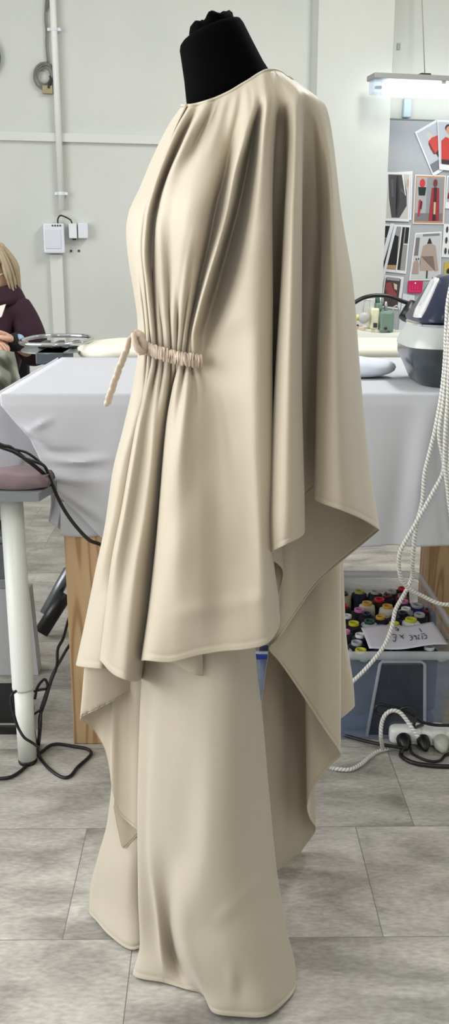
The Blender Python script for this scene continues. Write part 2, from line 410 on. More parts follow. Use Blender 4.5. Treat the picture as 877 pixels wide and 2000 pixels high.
# ------------------------------------------------------------------ trousers
trs = thing('wide_leg_trousers', (-.03, 1.40, 0), 'beige satin wide leg trousers pooling on the floor under the tunic', 'trousers')
def nf(px, py): return (px, py, fl(px, py))
near = [
 [(290,1150,1.40),(283,1250,1.40),(276,1350,1.40),(272,1450,1.40),(269,1600,1.395),(271,1750,1.385),(275,1850,1.372),nf(261,1905)],
 [(305,1150,1.36),(292,1450,1.372),(287,1650,1.372),(302,1790,1.37),nf(316,1918)],
 [(316,1150,1.35),(300,1450,1.35),(293,1650,1.355),(308,1790,1.355),(314,1850,1.35),nf(324,1920)],
 [(345,1150,1.33),(332,1450,1.325),(325,1650,1.33),(328,1790,1.355),(336,1850,1.36),nf(362,1932)],
 [(380,1150,1.315),(372,1450,1.302),(362,1650,1.305),(347,1790,1.295),(355,1850,1.292),(378,1910,1.30),nf(395,1941)],
 [(420,1150,1.305),(415,1450,1.288),(405,1650,1.28),(385,1790,1.278),(388,1850,1.275),(402,1920,1.275),nf(418,1978)],
 [(455,1150,1.31),(453,1450,1.295),(450,1650,1.285),(445,1790,1.275),(452,1900,1.262),nf(465,1985)],
 [(480,1150,1.325),(486,1450,1.33),(495,1650,1.318),(500,1800,1.295),(510,1900,1.275),nf(517,1985)],
 [(490,1150,1.355),(506,1450,1.36),(523,1650,1.35),(540,1800,1.33),(556,1900,1.31),nf(552,1962)],
 [(487,1150,1.39),(500,1300,1.39),(512,1400,1.39),(525,1550,1.39),(540,1700,1.38),(560,1820,1.365),(577,1900,1.348),nf(577,1925)],
 [(470,1150,1.45),(480,1400,1.455),(500,1650,1.455),nf(530,1840)],
 [(380,1150,1.46),(380,1400,1.46),(390,1650,1.46),nf(400,1826)],
 [(305,1150,1.44),(298,1400,1.44),(296,1650,1.43),nf(296,1858)],
]
def nd(u, v, px, py):
    dY = 0
    k = math.exp(-(((py-(1800-(px-420)*.9))/14.0)**2))*sstep(410, 440, px)*(1-sstep(490, 520, px)); dY -= .003*k if 3 < u < 8 else 0
    if 3.8 < u < 8: 
        dY += .004*math.exp(-((px-472)/12)**2)*math.exp(-((py-1925)/22)**2) - .004*math.exp(-((px-452)/10)**2)*math.exp(-((py-1915)/28)**2)
        dY += .005*math.sin((py-1780)*.03+px*.02)*sstep(1780, 1850, py)*(1-sstep(1930, 1970, py))*.5
    return 0, dY
o = sheet('trouser_leg', near, SAT2, trs, nv=90, nu=9, closed=True, disp=nd, hem=.0005, relief=(2, 7, .5))
far = [
 [(222,1300,1.575),(222,1480,1.575),(211,1600,1.56),(190,1680,1.55),(177,1735,1.54),nf(175,1779)],
 [(228,1300,1.545),(226,1480,1.545),(220,1600,1.54),(205,1690,1.52),(196,1750,1.51),nf(190,1800)],
 [(240,1300,1.525),(238,1480,1.525),(236,1600,1.52),(228,1700,1.49),(222,1770,1.475),nf(215,1828)],
 [(262,1300,1.515),(262,1480,1.515),(260,1600,1.50),(256,1700,1.47),(252,1780,1.45),nf(258,1855)],
 [(300,1300,1.52),(300,1500,1.51),(290,1640,1.49),(276,1760,1.46),nf(285,1843)],
 [(330,1300,1.58),(330,1500,1.58),(320,1640,1.57),nf(315,1775)],
 [(280,1300,1.63),(280,1480,1.63),(265,1620,1.62),nf(240,1725)],
]
o = sheet('trouser_leg', far, SAT2, trs, nv=80, nu=9, closed=True, hem=.0008)
# ------------------------------------------------------------------ dress form
BLK = mat('black_jersey', (4, 4, 5), rough=.95, spec=.05, bump=.25, bscale=600)
PLB = mat('black_plastic', (14, 14, 15), rough=.4)
form = thing('dress_form', (0, 1.40, 0), 'black jersey dress form with a covered neck, wearing the beige outfit', 'dress form')
# neck and torso: stacked rings, each (left px, right px, py of middle, Y, depth radius, slope of ring in px)
rings = []
def ring3(pl, yl, pr, yr, Y, rd, n=36):
    a = U(pl, yl, Y); b = U(pr, yr, Y); c = (a+b)/2; ax = (b-a)/2
    return [c + ax*math.cos(2*math.pi*k/n) + Vector((0, rd, 0))*math.sin(2*math.pi*k/n) for k in range(n)]
spec = [(385,300,520,300,1.46,.06),(364,200,545,165,1.425,.062),(363,190,527,140,1.425,.058),(360,160,515,122,1.425,.057),(353,112,495,84,1.425,.056),(351,100,484,62,1.425,.054),(352,92,476,46,1.425,.052),(356,86,470,38,1.425,.048),(366,82,458,40,1.425,.040),(385,76,440,52,1.425,.02)]
bm = bmesh.new(); prev = None
for s_ in spec:
    r_ = [bm.verts.new(q) for q in ring3(*s_)]
    if prev:
        for k in range(36): bm.faces.new((prev[k], prev[(k+1) % 36], r_[(k+1) % 36], r_[k]))
    prev = r_
bm.faces.new(prev); fix(bm)
bm_obj('neck', bm, BLK, form)
spec = [(400,230,500,215,1.46,.05),(375,300,540,300,1.485,.065),(345,420,530,430,1.49,.065),(350,560,510,560,1.485,.065),(340,690,490,690,1.48,.07),(340,850,500,850,1.49,.07),(345,950,505,950,1.49,.07)]
bm = bmesh.new(); prev = None; first = None
for s_ in spec:
    r_ = [bm.verts.new(q) for q in ring3(*s_)]
    if prev:
        for k in range(36): bm.faces.new((prev[k], prev[(k+1) % 36], r_[(k+1) % 36], r_[k]))
    else: first = r_
    prev = r_
bm.faces.new(prev); bm.faces.new(first); fix(bm)
bm_obj('torso', bm, BLK, form)
# gathered cloth cap on top of the neck
bm = bmesh.new(); n = 48; prev = None
a = U(372, 76, 1.425); b = U(455, 42, 1.425); c0 = (a+b)/2; ax = (b-a)/2
nup = Vector((-.22, 0, 1)).normalized()
for j, (rr, hh) in enumerate([(1.0, -.012), (1.08, 0), (1.06, .007), (.95, .012), (.8, .013), (.6, .011), (.35, .013), (.12, .010)]):
    ring = []
    for k in range(n):
        t = 2*math.pi*k/n
        w = 1+.02*math.sin(5*t+j)*(j > 0)+.015*math.sin(11*t)
        q = c0 + ax*math.cos(t)*rr*w*.98 + Vector((0, .036, 0))*math.sin(t)*rr*w + nup*(hh + (.0025*math.sin(5*t+j*.7)+.002*math.sin(8*t+1))*(j > 1) )
        ring.append(bm.verts.new(q))
    if prev:
        for k in range(n): bm.faces.new((prev[k], prev[(k+1) % n], ring[(k+1) % n], ring[k]))
    prev = ring
bm.faces.new(prev); fix(bm)
bm_obj('cloth_cap', bm, BLK, form)['label'] = 'gathered black cloth closing the neck top'
pc = U(400, 900, 1.41); pc = Vector((pc.x, 1.39, 0))
lathe('pole', [(.014, .02), (.014, .62)], pc, PLB, form, 16)
lathe('base', [(.05, .002), (.05, .012), (.03, .02), (.016, .03)], pc, PLB, form, 24)
# ------------------------------------------------------------------ room
def wall_mat():
    m = mat('painted_wall', (208, 211, 205), rough=.7, spec=.25)
    nt = m.node_tree; b = nt.nodes['Principled BSDF']
    tc = nt.nodes.new('ShaderNodeTexCoord')
    n = nt.nodes.new('ShaderNodeTexNoise'); n.inputs['Scale'].default_value = 1.3; n.inputs['Detail'].default_value = 6; n.inputs['Roughness'].default_value = .6
    nt.links.new(tc.outputs['Object'], n.inputs['Vector'])
    r = nt.nodes.new('ShaderNodeValToRGB')
    r.color_ramp.elements[0].position = .3; r.color_ramp.elements[0].color = (.59, .605, .565, 1)
    r.color_ramp.elements[1].position = .7; r.color_ramp.elements[1].color = (.66, .67, .63, 1)
    nt.links.new(n.outputs['Fac'], r.inputs['Fac']); nt.links.new(r.outputs['Color'], b.inputs['Base Color'])
    n2 = nt.nodes.new('ShaderNodeTexNoise'); n2.inputs['Scale'].default_value = 7; n2.inputs['Detail'].default_value = 8
    nt.links.new(tc.outputs['Object'], n2.inputs['Vector'])
    bp = nt.nodes.new('ShaderNodeBump'); bp.inputs['Strength'].default_value = .35; bp.inputs['Distance'].default_value = .006
    nt.links.new(n2.outputs['Fac'], bp.inputs['Height']); nt.links.new(bp.outputs['Normal'], b.inputs['Normal'])
    return m
WALL = wall_mat()
def floor_mat():
    m = bpy.data.materials.new('stone_look_floor'); m.use_nodes = True
    nt = m.node_tree; b = nt.nodes['Principled BSDF']; L = nt.links.new
    geo = nt.nodes.new('ShaderNodeNewGeometry')
    mp = nt.nodes.new('ShaderNodeMapping'); mp.vector_type = 'TEXTURE'
    mp.inputs['Rotation'].default_value = (0, 0, .012); mp.inputs['Location'].default_value = (TILE_X, TILE_Y, 0)
    L(geo.outputs['Position'], mp.inputs['Vector'])
    br = nt.nodes.new('ShaderNodeTexBrick'); br.offset = .78; br.offset_frequency = 2
    br.inputs['Scale'].default_value = 1; br.inputs['Brick Width'].default_value = TILE_W; br.inputs['Row Height'].default_value = TILE_H
    br.inputs['Mortar Size'].default_value = .0011; br.inputs['Mortar Smooth'].default_value = .5
    br.inputs['Color1'].default_value = (0, 0, 0, 1); br.inputs['Color2'].default_value = (1, 1, 1, 1); br.inputs['Mortar'].default_value = (.5, .5, .5, 1)
    L(mp.outputs['Vector'], br.inputs['Vector'])
    # every tile gets its own piece of stone pattern
    sc = nt.nodes.new('ShaderNodeVectorMath'); sc.operation = 'MULTIPLY'; sc.inputs[1].default_value = (1.0, 2.5, 1)
    L(geo.outputs['Position'], sc.inputs[0])
    off = nt.nodes.new('ShaderNodeVectorMath'); off.operation = 'ADD'
    mul = nt.nodes.new('ShaderNodeVectorMath'); mul.operation = 'MULTIPLY'; mul.inputs[1].default_value = (7, 5, 9)
    L(br.outputs['Color'], mul.inputs[0]); L(sc.outputs[0], off.inputs[0]); L(mul.outputs[0], off.inputs[1])
    n1 = nt.nodes.new('ShaderNodeTexNoise'); n1.inputs['Scale'].default_value = 3.8; n1.inputs['Detail'].default_value = 9; n1.inputs['Roughness'].default_value = .62; n1.inputs['Distortion'].default_value = .6
    L(off.outputs[0], n1.inputs['Vector'])
    r1 = nt.nodes.new('ShaderNodeValToRGB'); e = r1.color_ramp.elements
    e[0].position = .33; e[0].color = (.235, .22, .197, 1); e[1].position = .65; e[1].color = (.53, .50, .447, 1)
    q = e.new(.5); q.color = (.40, .375, .337, 1)
    L(n1.outputs['Fac'], r1.inputs['Fac'])
    n2 = nt.nodes.new('ShaderNodeTexNoise'); n2.inputs['Scale'].default_value = 60; n2.inputs['Detail'].default_value = 5
    L(sc.outputs[0], n2.inputs['Vector'])
    mx = nt.nodes.new('ShaderNodeMix'); mx.data_type = 'RGBA'; mx.blend_type = 'OVERLAY'; mx.inputs['Factor'].default_value = .45
    L(r1.outputs['Color'], mx.inputs['A']); L(n2.outputs['Fac'], mx.inputs['B'])
    m2 = nt.nodes.new('ShaderNodeMix'); m2.data_type = 'RGBA'; m2.blend_type = 'MIX'
    L(br.outputs['Fac'], m2.inputs['Factor']); L(mx.outputs['Result'], m2.inputs['A']); m2.inputs['B'].default_value = (.16, .155, .15, 1)
    L(m2.outputs['Result'], b.inputs['Base Color'])
    rr = nt.nodes.new('ShaderNodeMapRange'); rr.inputs['To Min'].default_value = .38; rr.inputs['To Max'].default_value = .6
    L(n1.outputs['Fac'], rr.inputs['Value']); L(rr.outputs['Result'], b.inputs['Roughness'])
    b.inputs['Specular IOR Level'].default_value = .4
    bp = nt.nodes.new('ShaderNodeBump'); bp.inputs['Strength'].default_value = .25; bp.inputs['Distance'].default_value = .001
    iv = nt.nodes.new('ShaderNodeMath'); iv.operation = 'SUBTRACT'; iv.inputs[0].default_value = 1; L(br.outputs['Fac'], iv.inputs[1])
    L(iv.outputs[0], bp.inputs['Height']); L(bp.outputs['Normal'], b.inputs['Normal'])
    return m
ya = Z(500, 1618, 0).y; yb = Z(500, 1835, 0).y
TILE_H = ya-yb; TILE_W = Z(705, 1660, 0).x - Z(160, 1660, 0).x
TILE_X = Z(160, 1660, 0).x+.025; TILE_Y = yb - 5*TILE_H
FLOOR = floor_mat()
XL, XR, YB, ZC = -2.7, 3.4, -2.6, 3.3
def wallY(x): return WY + WK*x
struct(box('floor', (XL-.1, YB-.1, -.1), (XR+.1, wallY(XR)+.2, 0), FLOOR))
CEIL = mat('white_ceiling', (225, 226, 222), rough=.9)
struct(box('ceiling', (XL-.1, YB-.1, ZC), (XR+.1, wallY(XR)+.2, ZC+.1), CEIL))
bm = bmesh.new(); add_prism(bm, [Vector((XL-.1, wallY(XL-.1), 0)), Vector((XR+.1, wallY(XR+.1), 0)), Vector((XR+.1, wallY(XR+.1)+.15, 0)), Vector((XL-.1, wallY(XL-.1)+.15, 0))], (0, 0, ZC)); fix(bm)
struct(bm_obj('wall_back', bm, WALL, None, False))
struct(box('wall_right', (XR, YB, 0), (XR+.1, wallY(XR), ZC), WALL))
struct(box('wall_front', (XL, YB-.1, 0), (XR, YB, ZC), WALL))
# left wall with two tall windows
def wall_left():
    bm = bmesh.new()
    add_box(bm, (XL-.15, YB, 0), (XL, wallY(XL), .85)); add_box(bm, (XL-.15, YB, 2.85), (XL, wallY(XL), ZC))
    for a, b_ in ((YB, -1.6), (.55, .85), (3.4, wallY(XL))): add_box(bm, (XL-.15, a, .85), (XL, b_, 2.85))
    return bm
struct(bm_obj('wall_left', wall_left(), WALL, None, False))
FR = mat('white_window_frame', (235, 235, 232), rough=.4)
GL = mat('window_glass', (1, 1, 1), rough=.02, alpha=.12, spec=.5)
for i, (a, b_) in enumerate(((-1.6, .55), (.85, 3.4))):
    bm = bmesh.new()
    for lo, hi in (((XL-.1, a, .85), (XL-.04, b_, .91)), ((XL-.1, a, 2.79), (XL-.04, b_, 2.85)), ((XL-.1, a, .91), (XL-.04, a+.06, 2.79)), ((XL-.1, b_-.06, .91), (XL-.04, b_, 2.79)), ((XL-.1, (a+b_)/2-.03, .91), (XL-.04, (a+b_)/2+.03, 2.79))):
        add_box(bm, lo, hi)
    w = struct(bm_obj('window_%d' % (i+1), bm, FR, None, False))
    g = box('pane', (XL-.075, a+.06, .91), (XL-.07, b_-.06, 2.79), GL, w)
# pilaster at the right, wall rail, pipe casing
TRIM = mat('white_trim', (214, 216, 210), rough=.55)
def wall_box(name, x0, y0, x1, y1, d0, d1, m, parent=None, bev=0, label=None):
    """box on the back wall: corners given in the photo, thickness d0..d1 from the wall"""
    a = W(x0, y0, 0); b_ = W(x1, y1, 0)
    t = Vector((1, WK, 0)).normalized()
    cx = (a+b_)/2
    w = abs((b_-a).dot(t)); h = abs(a.z-b_.z)
    M = Matrix.Translation(cx) @ Matrix(((t.x, -WN.x, 0, 0), (t.y, -WN.y, 0, 0), (0, 0, 1, 0), (0, 0, 0, 1)))
    o = box(name, (-w/2, -d1, -h/2), (w/2, -d0, h/2), m, parent, bev, M, smooth=False)
    if label: o['label'] = label
    return o
a = W(608, 100, 0); b_ = W(752, 100, 0); t = Vector((1, WK, 0)).normalized()
bm = bmesh.new(); p0 = Vector((a.x, a.y, 0)); p1 = Vector((b_.x, b_.y, 0)); d = WN*.12
add_prism(bm, [p0, p1, p1+d, p0+d], (0, 0, ZC)); fix(bm)
o = struct(bm_obj('wall_pilaster', bm, WALL, None, False)); 
# wall rail
q0 = W(-700, 252, 0); q1 = W(604, 291, 0)
zr = (W(150, 270, 0).z); 
bm = bmesh.new(); x0 = XL-.05; x1 = a.x
P0 = Vector((x0, wallY(x0), zr-.022)); P1 = Vector((x1, wallY(x1), zr-.022))
add_prism(bm, [P0, P1, P1+WN*.022, P0+WN*.022], (0, 0, .044)); fix(bm)
struct(bm_obj('trim_1', bm, TRIM, None, False))
# skirting
bm = bmesh.new(); P0 = Vector((x0, wallY(x0), 0)); x2 = XR; P1 = Vector((x2, wallY(x2), 0)); add_prism(bm, [P0, P1, P1+WN*.018, P0+WN*.018], (0, 0, .09)); fix(bm)
struct(bm_obj('baseboard_back', bm, TRIM, None, False))
PW = mat('white_plastic', (226, 229, 232), rough=.4); PW2 = mat('cool_white_plastic', (222, 226, 236), rough=.35)
# vertical conduit
cd = thing('wall_conduit', W(113, 420, .03), 'white vertical electrical conduit clipped to the wall, running down to the junction box', 'pipe')
tp = W(121, 410, .03); 
tube('pipe', [Vector((tp.x, tp.y, tp.z)), Vector((tp.x, tp.y, ZC-.02))], .0175, mat('white_pipe', (232, 233, 230), rough=.35), cd, raw=True, sides=16)
for yy in (58, 378):
    z_ = W(113, yy, .03).z; c = Vector((tp.x, tp.y, z_))
    bm = bmesh.new(); add_lathe(bm, [(.021, -.008), (.021, .008)], c, 16)
    add_box(bm, (-.035, -.005, -.007), (.035, .022, .007), Matrix.Translation(c+Vector((0, .0, 0))))
    fix(bm); bm_obj('clamp', bm, PW, cd, False)
# thin cable and coil hanging beside
CG = mat('grey_cable', (120, 118, 112), rough=.6); DG = mat('dark_cable', (40, 40, 42), rough=.5); BE = mat('beige_connector', (160, 150, 115), rough=.6)
cc = thing('coiled_wall_cable', W(88, 150, .02), 'grey cable hanging down the wall, wound into a coil beside the conduit', 'cable')
def WT(pts, off): return [W(x, y, off if len(p_) < 3 else p_[2]) for p_ in pts for x, y in [p_[:2]]]
tube('cable', WT([(91, -120), (92, -30), (89, 10), (88, 35), (90, 60), (90, 90), (93, 122)], .012), .0042, CG, cc)
tube('cable', WT([(99, -120), (98, -20), (94, 8), (89, 22)], .012), .0035, CG, cc)
rr = random.Random(3)
pts = []
for k in range(0, 5*16+1):
    t = k/16*2*math.pi; r0 = 16.5+3.5*math.sin(k*.13)+1.5*math.sin(t*.37)
    pts.append(W(87+r0*.98*math.sin(t), 146-r0*1.25*math.cos(t)+2, .012+.012*(k/80)))
tube('coil', pts, .0042, CG, cc, n=2)
tube('strap', WT([(97, 148), (100, 155), (96, 165), (95, 172)], .032), .006, DG, cc)
wall_box('connector', 82, 168, 103, 185, .004, .03, BE, cc, .004)
# junction box & sockets
jb = thing('junction_box', W(106, 466, 0), 'white junction box with ventilation slots on the wall above the seated woman', 'electrical box')
wall_box('housing', 83, 437, 126, 495, .0, .075, PW2, jb, .008)
wall_box('cover_plate', 87, 449, 119, 486, .075, .079, mat('box_cover', (214, 217, 226), rough=.5), jb, .002)
for k in range(4): wall_box('slot', 100+k*5, 440, 103+k*5, 443, .075, .078, DG, jb)
so = thing('wall_socket', W(150, 452, 0), 'small white double wall socket right of the junction box', 'socket')
wall_box('socket_box', 133, 437, 150, 466, .0, .045, PW, so, .004); wall_box('socket_box', 151, 436, 171, 466, .0, .055, PW2, so, .004)
wall_box('plug_stub', 141, 466, 148, 469, .01, .03, DG, so)
tube('lead', WT([(113, 437), (113, 428), (118, 421), (128, 424), (138, 430), (141, 438)], .035), .0045, DG, so)
for x_ in (139, 154): pass
o = wall_box('wall_plug', 137, 488, 141, 492, 0, .004, DG); tag(o, 'left of two small dark screw holes in the wall below the socket', 'screw hole', 'wall screw holes')
o = wall_box('wall_plug', 152, 488, 156, 492, 0, .004, DG); tag(o, 'right of two small dark screw holes in the wall below the socket', 'screw hole', 'wall screw holes')
bm = bmesh.new(); a = W(113, 500, 0); w_ = .045; t = Vector((1, WK, 0)).normalized()
P0 = Vector((a.x, a.y, 0))-t*w_; P1 = P0+t*2*w_*.75
z1 = W(108, 497, 0).z
add_prism(bm, [P0, P1, P1+WN*.03, P0+WN*.03], (0, 0, z1)); fix(bm)
o = bm_obj('cable_trunking', bm, TRIM, None, False); tag(o, 'white square cable trunking running down from the junction box', 'trunking')
# clock at the left edge
ck = thing('wall_clock', W(-32, 110, 0), 'round wall clock with a dark green rim, cut by the left edge', 'clock')
Mw = Matrix(((t.x, 0, -WN.x, 0), (t.y, 0, -WN.y, 0), (0, 1, 0, 0), (0, 0, 0, 1)))
Mc = Matrix.Rotation(math.atan2(t.y, t.x), 4, 'Z') @ Matrix.Rotation(math.pi/2, 4, 'X')
lathe('rim', [(.12, .0), (.125, .02), (.12, .035), (.108, .038), (.105, .03)], W(-46, 110, 0), mat('clock_rim', (70, 95, 85), rough=.3), ck, 40, Mc)
lathe('dial', [(.104, .0), (.104, .028)], W(-46, 110, 0), mat('clock_face', (235, 235, 230), rough=.5), ck, 40, Mc)
for ang, l_ in ((.5, .07), (2.4, .05)):
    c = W(-46, 110, .032); tube('hand', [c, c+t*math.sin(ang)*l_+Vector((0, 0, math.cos(ang)*l_))], .003, DG, ck, raw=True, sides=6)
# ------------------------------------------------------------------ tube lamp
lf = thing('tube_lamp', W(812, 165, .5), 'long fluorescent tube lamp glowing white, mounted above the pinboard', 'lamp')
LB = mat('lamp_body', (150, 152, 148), rough=.5)
TUBE = mat('lamp_tube', (1, 1, 1), rough=.4, emit=(.86, .94, 1.0), estr=4.5)
CLR = mat('clear_end', (205, 220, 240), rough=.1, alpha=.45)
c = W(735, 165, .30); t3 = t
def lamp_seg(name, x0, x1, zlo, zhi, dd, m, bev=.004):
    M = Matrix.Translation(c) @ Matrix.Rotation(math.atan2(t.y, t.x), 4, 'Z')
    return box(name, (x0, -dd, zlo), (x1, dd, zhi), m, lf, bev, M, smooth=False)
lamp_seg('housing', -.035, 1.22, .022, .05, .06, LB)
lamp_seg('diffuser', .045, 1.15, -.055, .024, .05, TUBE, .02)
lamp_seg('end_cap', -.03, .05, -.05, .024, .045, CLR, .012)
lamp_seg('tube_pin', -.005, .03, -.022, -.008, .012, DG, .002)
lamp_seg('bracket', .25, .31, .05, .065, .02, DG, .002)
lamp_seg('clip', .36, .385, .008, .03, .055, LB, .002)
M = Matrix.Translation(c) @ Matrix.Rotation(math.atan2(t.y, t.x), 4, 'Z')
tube('suspension', [M @ Vector((.28, 0, .07)), M @ Vector((.28, .10, .5)), M @ Vector((.28, .2, ZC-c.z-.02))], .003, LB, lf, raw=True)
o = wall_box('lamp_switch', 786, 193, 799, 231, 0, .03, mat('pale_blue_plastic', (190, 212, 222), rough=.3), None, .006); tag(o, 'small pale blue hanging bracket on the wall under the tube lamp', 'bracket')
o = wall_box('wall_hook', 757, 95, 762, 108, .13, .15, LB, None, .002); tag(o, 'small grey hook at the pilaster edge, above the lamp', 'hook')
o.location += Vector((0,0,0))
# ------------------------------------------------------------------ pinboard and prints
PB = mat('grey_felt', (172, 175, 180), rough=.85, bump=.2, bscale=300, vary=.05, vscale=20)
a = W(757, 234, .0); 
pb = thing('pinboard', W(820, 420, 0), 'grey pinboard on the wall under the tube lamp, covered with fashion prints', 'pinboard')
def wp(x, y, o_): return W(x, y, o_)
bm = bmesh.new(); add_prism(bm, [wp(757, 234, .01), wp(1130, 248, .01), wp(1090, 680, .01), wp(722, 648, .01)], WN*.02); fix(bm)
bm_obj('board', bm, PB, pb, False)
bm = bmesh.new(); add_prism(bm, [wp(752, 234, .005), wp(757, 234, .005), wp(722, 648, .005), wp(717, 648, .005)], WN*.028); add_prism(bm, [wp(752, 232, .005), wp(1130, 246, .005), wp(1130, 248, .005), wp(757, 235, .005)], WN*.028); fix(bm)
bm_obj('edge', bm, mat('pinboard_edge', (120, 124, 120), rough=.5), pb, False)
PCOL = {}
def pm(c): 
    k = 'print_%d_%d_%d' % c
    return mat(k, c, rough=.5)
def paper(name, label, quad, layers, off, cat='print', group='prints on the pinboard', border=(228, 230, 232), thick=.0015):
    """quad: 4 photo corners clockwise from top-left, layers: (colour, polygon in 0..1 coordinates)"""
    e = thing(name, W(quad[0][0], quad[0][1], off), label, cat, group)
    def q(u, v):
        A, B, C_, D = [Vector(p) for p in quad]
        p = (A*(1-u)+B*u)*(1-v)+(D*(1-u)+C_*u)*v
        return p
    bm = bmesh.new(); add_prism(bm, [W(*q(u, v), off) for u, v in ((0, 0), (1, 0), (1, 1), (0, 1))], WN*thick); fix(bm)
    sh_ = bm_obj('sheet', bm, pm(border), e, False)
    for i, (nm, colr, poly) in enumerate(layers):
        bm = bmesh.new(); add_prism(bm, [W(*q(u, v), off+thick+.0004*(i+.2)) for u, v in poly], WN*.0004); 
        bmesh.ops.triangulate(bm, faces=[f for f in bm.faces if len(f.verts) > 4]); fix(bm)
        bm_obj(nm, bm, pm(colr), sh_, False)
    return e
def rect(x0, y0, x1, y1): return [(x0, y0), (x1, y0), (x1, y1), (x0, y1)]
def oval(cx, cy, rx, ry, n=14): return [(cx+rx*math.cos(2*math.pi*k/n), cy+ry*math.sin(2*math.pi*k/n)) for k in range(n)]
paper('photo_print', 'tilted print of a figure in a red top, half behind the next red print', [(810, 258), (853, 233), (884, 322), (846, 345)],
 [('picture', (186, 190, 198), rect(.06, .05, .97, .93)), ('picture_floor', (120, 122, 128), rect(.06, .75, .97, .93)), ('picture_head', (205, 195, 185), oval(.48, .22, .11, .09)), ('picture_top', (196, 74, 66), [(.36, .32), (.55, .28), (.82, .30), (.86, .45), (.72, .62), (.45, .62), (.33, .48)]), ('picture_sleeve', (120, 60, 50), [(.33, .36), (.40, .34), (.46, .62), (.38, .60)]), ('picture_trousers', (52, 50, 58), [(.48, .6), (.78, .55), (.86, .88), (.62, .9)])], .035)
paper('photo_print', 'upright print of a person in a red sweater at the right edge of the frame', [(854, 234), (906, 236), (908, 337), (858, 331)],
 [('picture', (188, 192, 200), rect(.03, .04, .97, .88)), ('picture_hair', (60, 30, 28), oval(.47, .16, .19, .09)), ('picture_face', (205, 150, 130), oval(.47, .20, .15, .09)), ('picture_sweater', (192, 62, 56), [(.12, .42), (.3, .33), (.68, .33), (.92, .42), (.98, .78), (.1, .8)]), ('picture_neckline', (222, 170, 130), [(.28, .33), (.68, .33), (.5, .38)]), ('picture_trousers', (58, 48, 52), rect(.1, .79, .95, .88))], .042)
paper('photo_print', 'print of dark pleated trousers, lowest sheet of its pinned pair', [(750, 338), (806, 334), (803, 430), (746, 428)], [('picture', (196, 198, 200), rect(.05, .06, .95, .95))], .035)
paper('photo_print', 'print of dark grey pleated trousers pinned beside the pilaster', [(755, 336), (802, 337), (799, 433), (751, 431)],
 [('picture', (196, 194, 192), rect(.06, .04, .95, .95)), ('picture_trousers', (72, 70, 74), [(.08, .05), (.72, .05), (.86, .4), (.88, .68), (.6, .93), (.28, .93), (.15, .55)]), ('picture_fold', (46, 45, 50), [(.42, .08), (.50, .08), (.58, .55), (.50, .9), (.44, .9), (.5, .5)]), ('picture_fold', (92, 90, 94), [(.18, .15), (.3, .15), (.34, .5), (.24, .5)]), ('picture_fold', (92, 90, 94), [(.6, .3), (.78, .4), (.78, .46), (.6, .38)]), ('picture_belt', (225, 226, 226), [(.64, .05), (.72, .05), (.84, .48), (.8, .46)]), ('picture_hand', (200, 160, 145), oval(.9, .22, .05, .09))], .039)
paper('photo_print', 'orange framed print of two red clad figures, below the red sweater print', [(811, 341), (871, 343), (867, 438), (806, 437)],
 [('picture_frame', (196, 142, 104), rect(.03, .02, .97, .98)), ('picture', (172, 172, 174), rect(.06, .05, .94, .94)), ('picture_panel', (142, 146, 152), rect(.4, .05, .94, .94)), ('picture_floor', (120, 122, 124), rect(.06, .78, .94, .94)), ('picture_hood', (200, 58, 62), oval(.25, .17, .09, .09)), ('picture_top', (20, 44, 38), [(.12, .25), (.38, .25), (.35, .42), (.15, .42)]), ('picture_figure', (172, 56, 70), [(.16, .52), (.22, .5), (.24, .68), (.2, .85), (.14, .85)]), ('picture_figure', (90, 30, 40), [(.22, .52), (.28, .55), (.26, .7), (.2, .7)]), ('picture_coat', (158, 48, 58), [(.56, .26), (.80, .26), (.84, .93), (.74, .93), (.7, .6), (.64, .6), (.6, .93), (.5, .93)]), ('picture_head', (120, 50, 50), oval(.67, .16, .07, .08)), ('picture_body', (70, 40, 42), rect(.63, .25, .73, .55)), ('picture_legs', (190, 195, 150), rect(.65, .55, .71, .82)), ('picture_boots', (40, 44, 46), rect(.64, .8, .72, .92))], .035)
paper('photo_print', 'print cut by the right edge, beside the orange framed print', [(873, 343), (915, 345), (911, 410), (869, 407)], [('picture', (170, 174, 178), rect(.05, .04, .95, .8)), ('picture_figure', (120, 40, 60), [(.1, .55), (.3, .3), (.45, .6), (.4, .7), (.08, .7)])], .035)
paper('photo_print', 'print of rows of small dark shoes at the right edge of the frame', [(867, 437), (915, 440), (910, 505), (862, 502)],
 [('picture_shoe', (60, 58, 56), oval(.15+.16*i, .17+.32*j, .05, .10)) for j in range(3) for i in range(4)], .035)
paper('photo_print', 'print of black dresses pinned below the grey trousers print', [(749, 437), (802, 440), (793, 535), (730, 528)],
 [('picture', (150, 150, 150), rect(.04, .04, .96, .94)), ('picture_dress', (26, 26, 30), [(.08, .04), (.3, .04), (.25, .3), (.1, .28)]), ('picture_skirt', (120, 108, 100), [(.05, .3), (.25, .32), (.3, .9), (.06, .9)]), ('picture_dress', (18, 18, 22), [(.4, .2), (.62, .25), (.68, .9), (.25, .9)]), ('picture_bar', (24, 24, 28), rect(.72, .05, .8, .93)), ('picture_bar', (30, 30, 34), rect(.84, .05, .96, .38)), ('picture_border', (226, 228, 230), rect(.67, .02, .71, .97)), ('picture_border', (200, 202, 204), rect(.82, .38, .96, .41)), ('picture_floor', (176, 140, 100), [(.35, .86), (.66, .84), (.66, .93), (.3, .93)])], .035)
paper('paper_strip', 'left of two narrow white paper strips hanging askew over the black dress print', [(763, 436), (770, 437), (744, 529), (738, 528)], [], .042, 'paper strip', 'askew paper strips', (222, 226, 234))
paper('paper_strip', 'right, longer of two narrow white paper strips hanging over the black dress print', [(770, 440), (775, 442), (747, 556), (742, 556)], [], .045, 'paper strip', 'askew paper strips', (222, 226, 234))
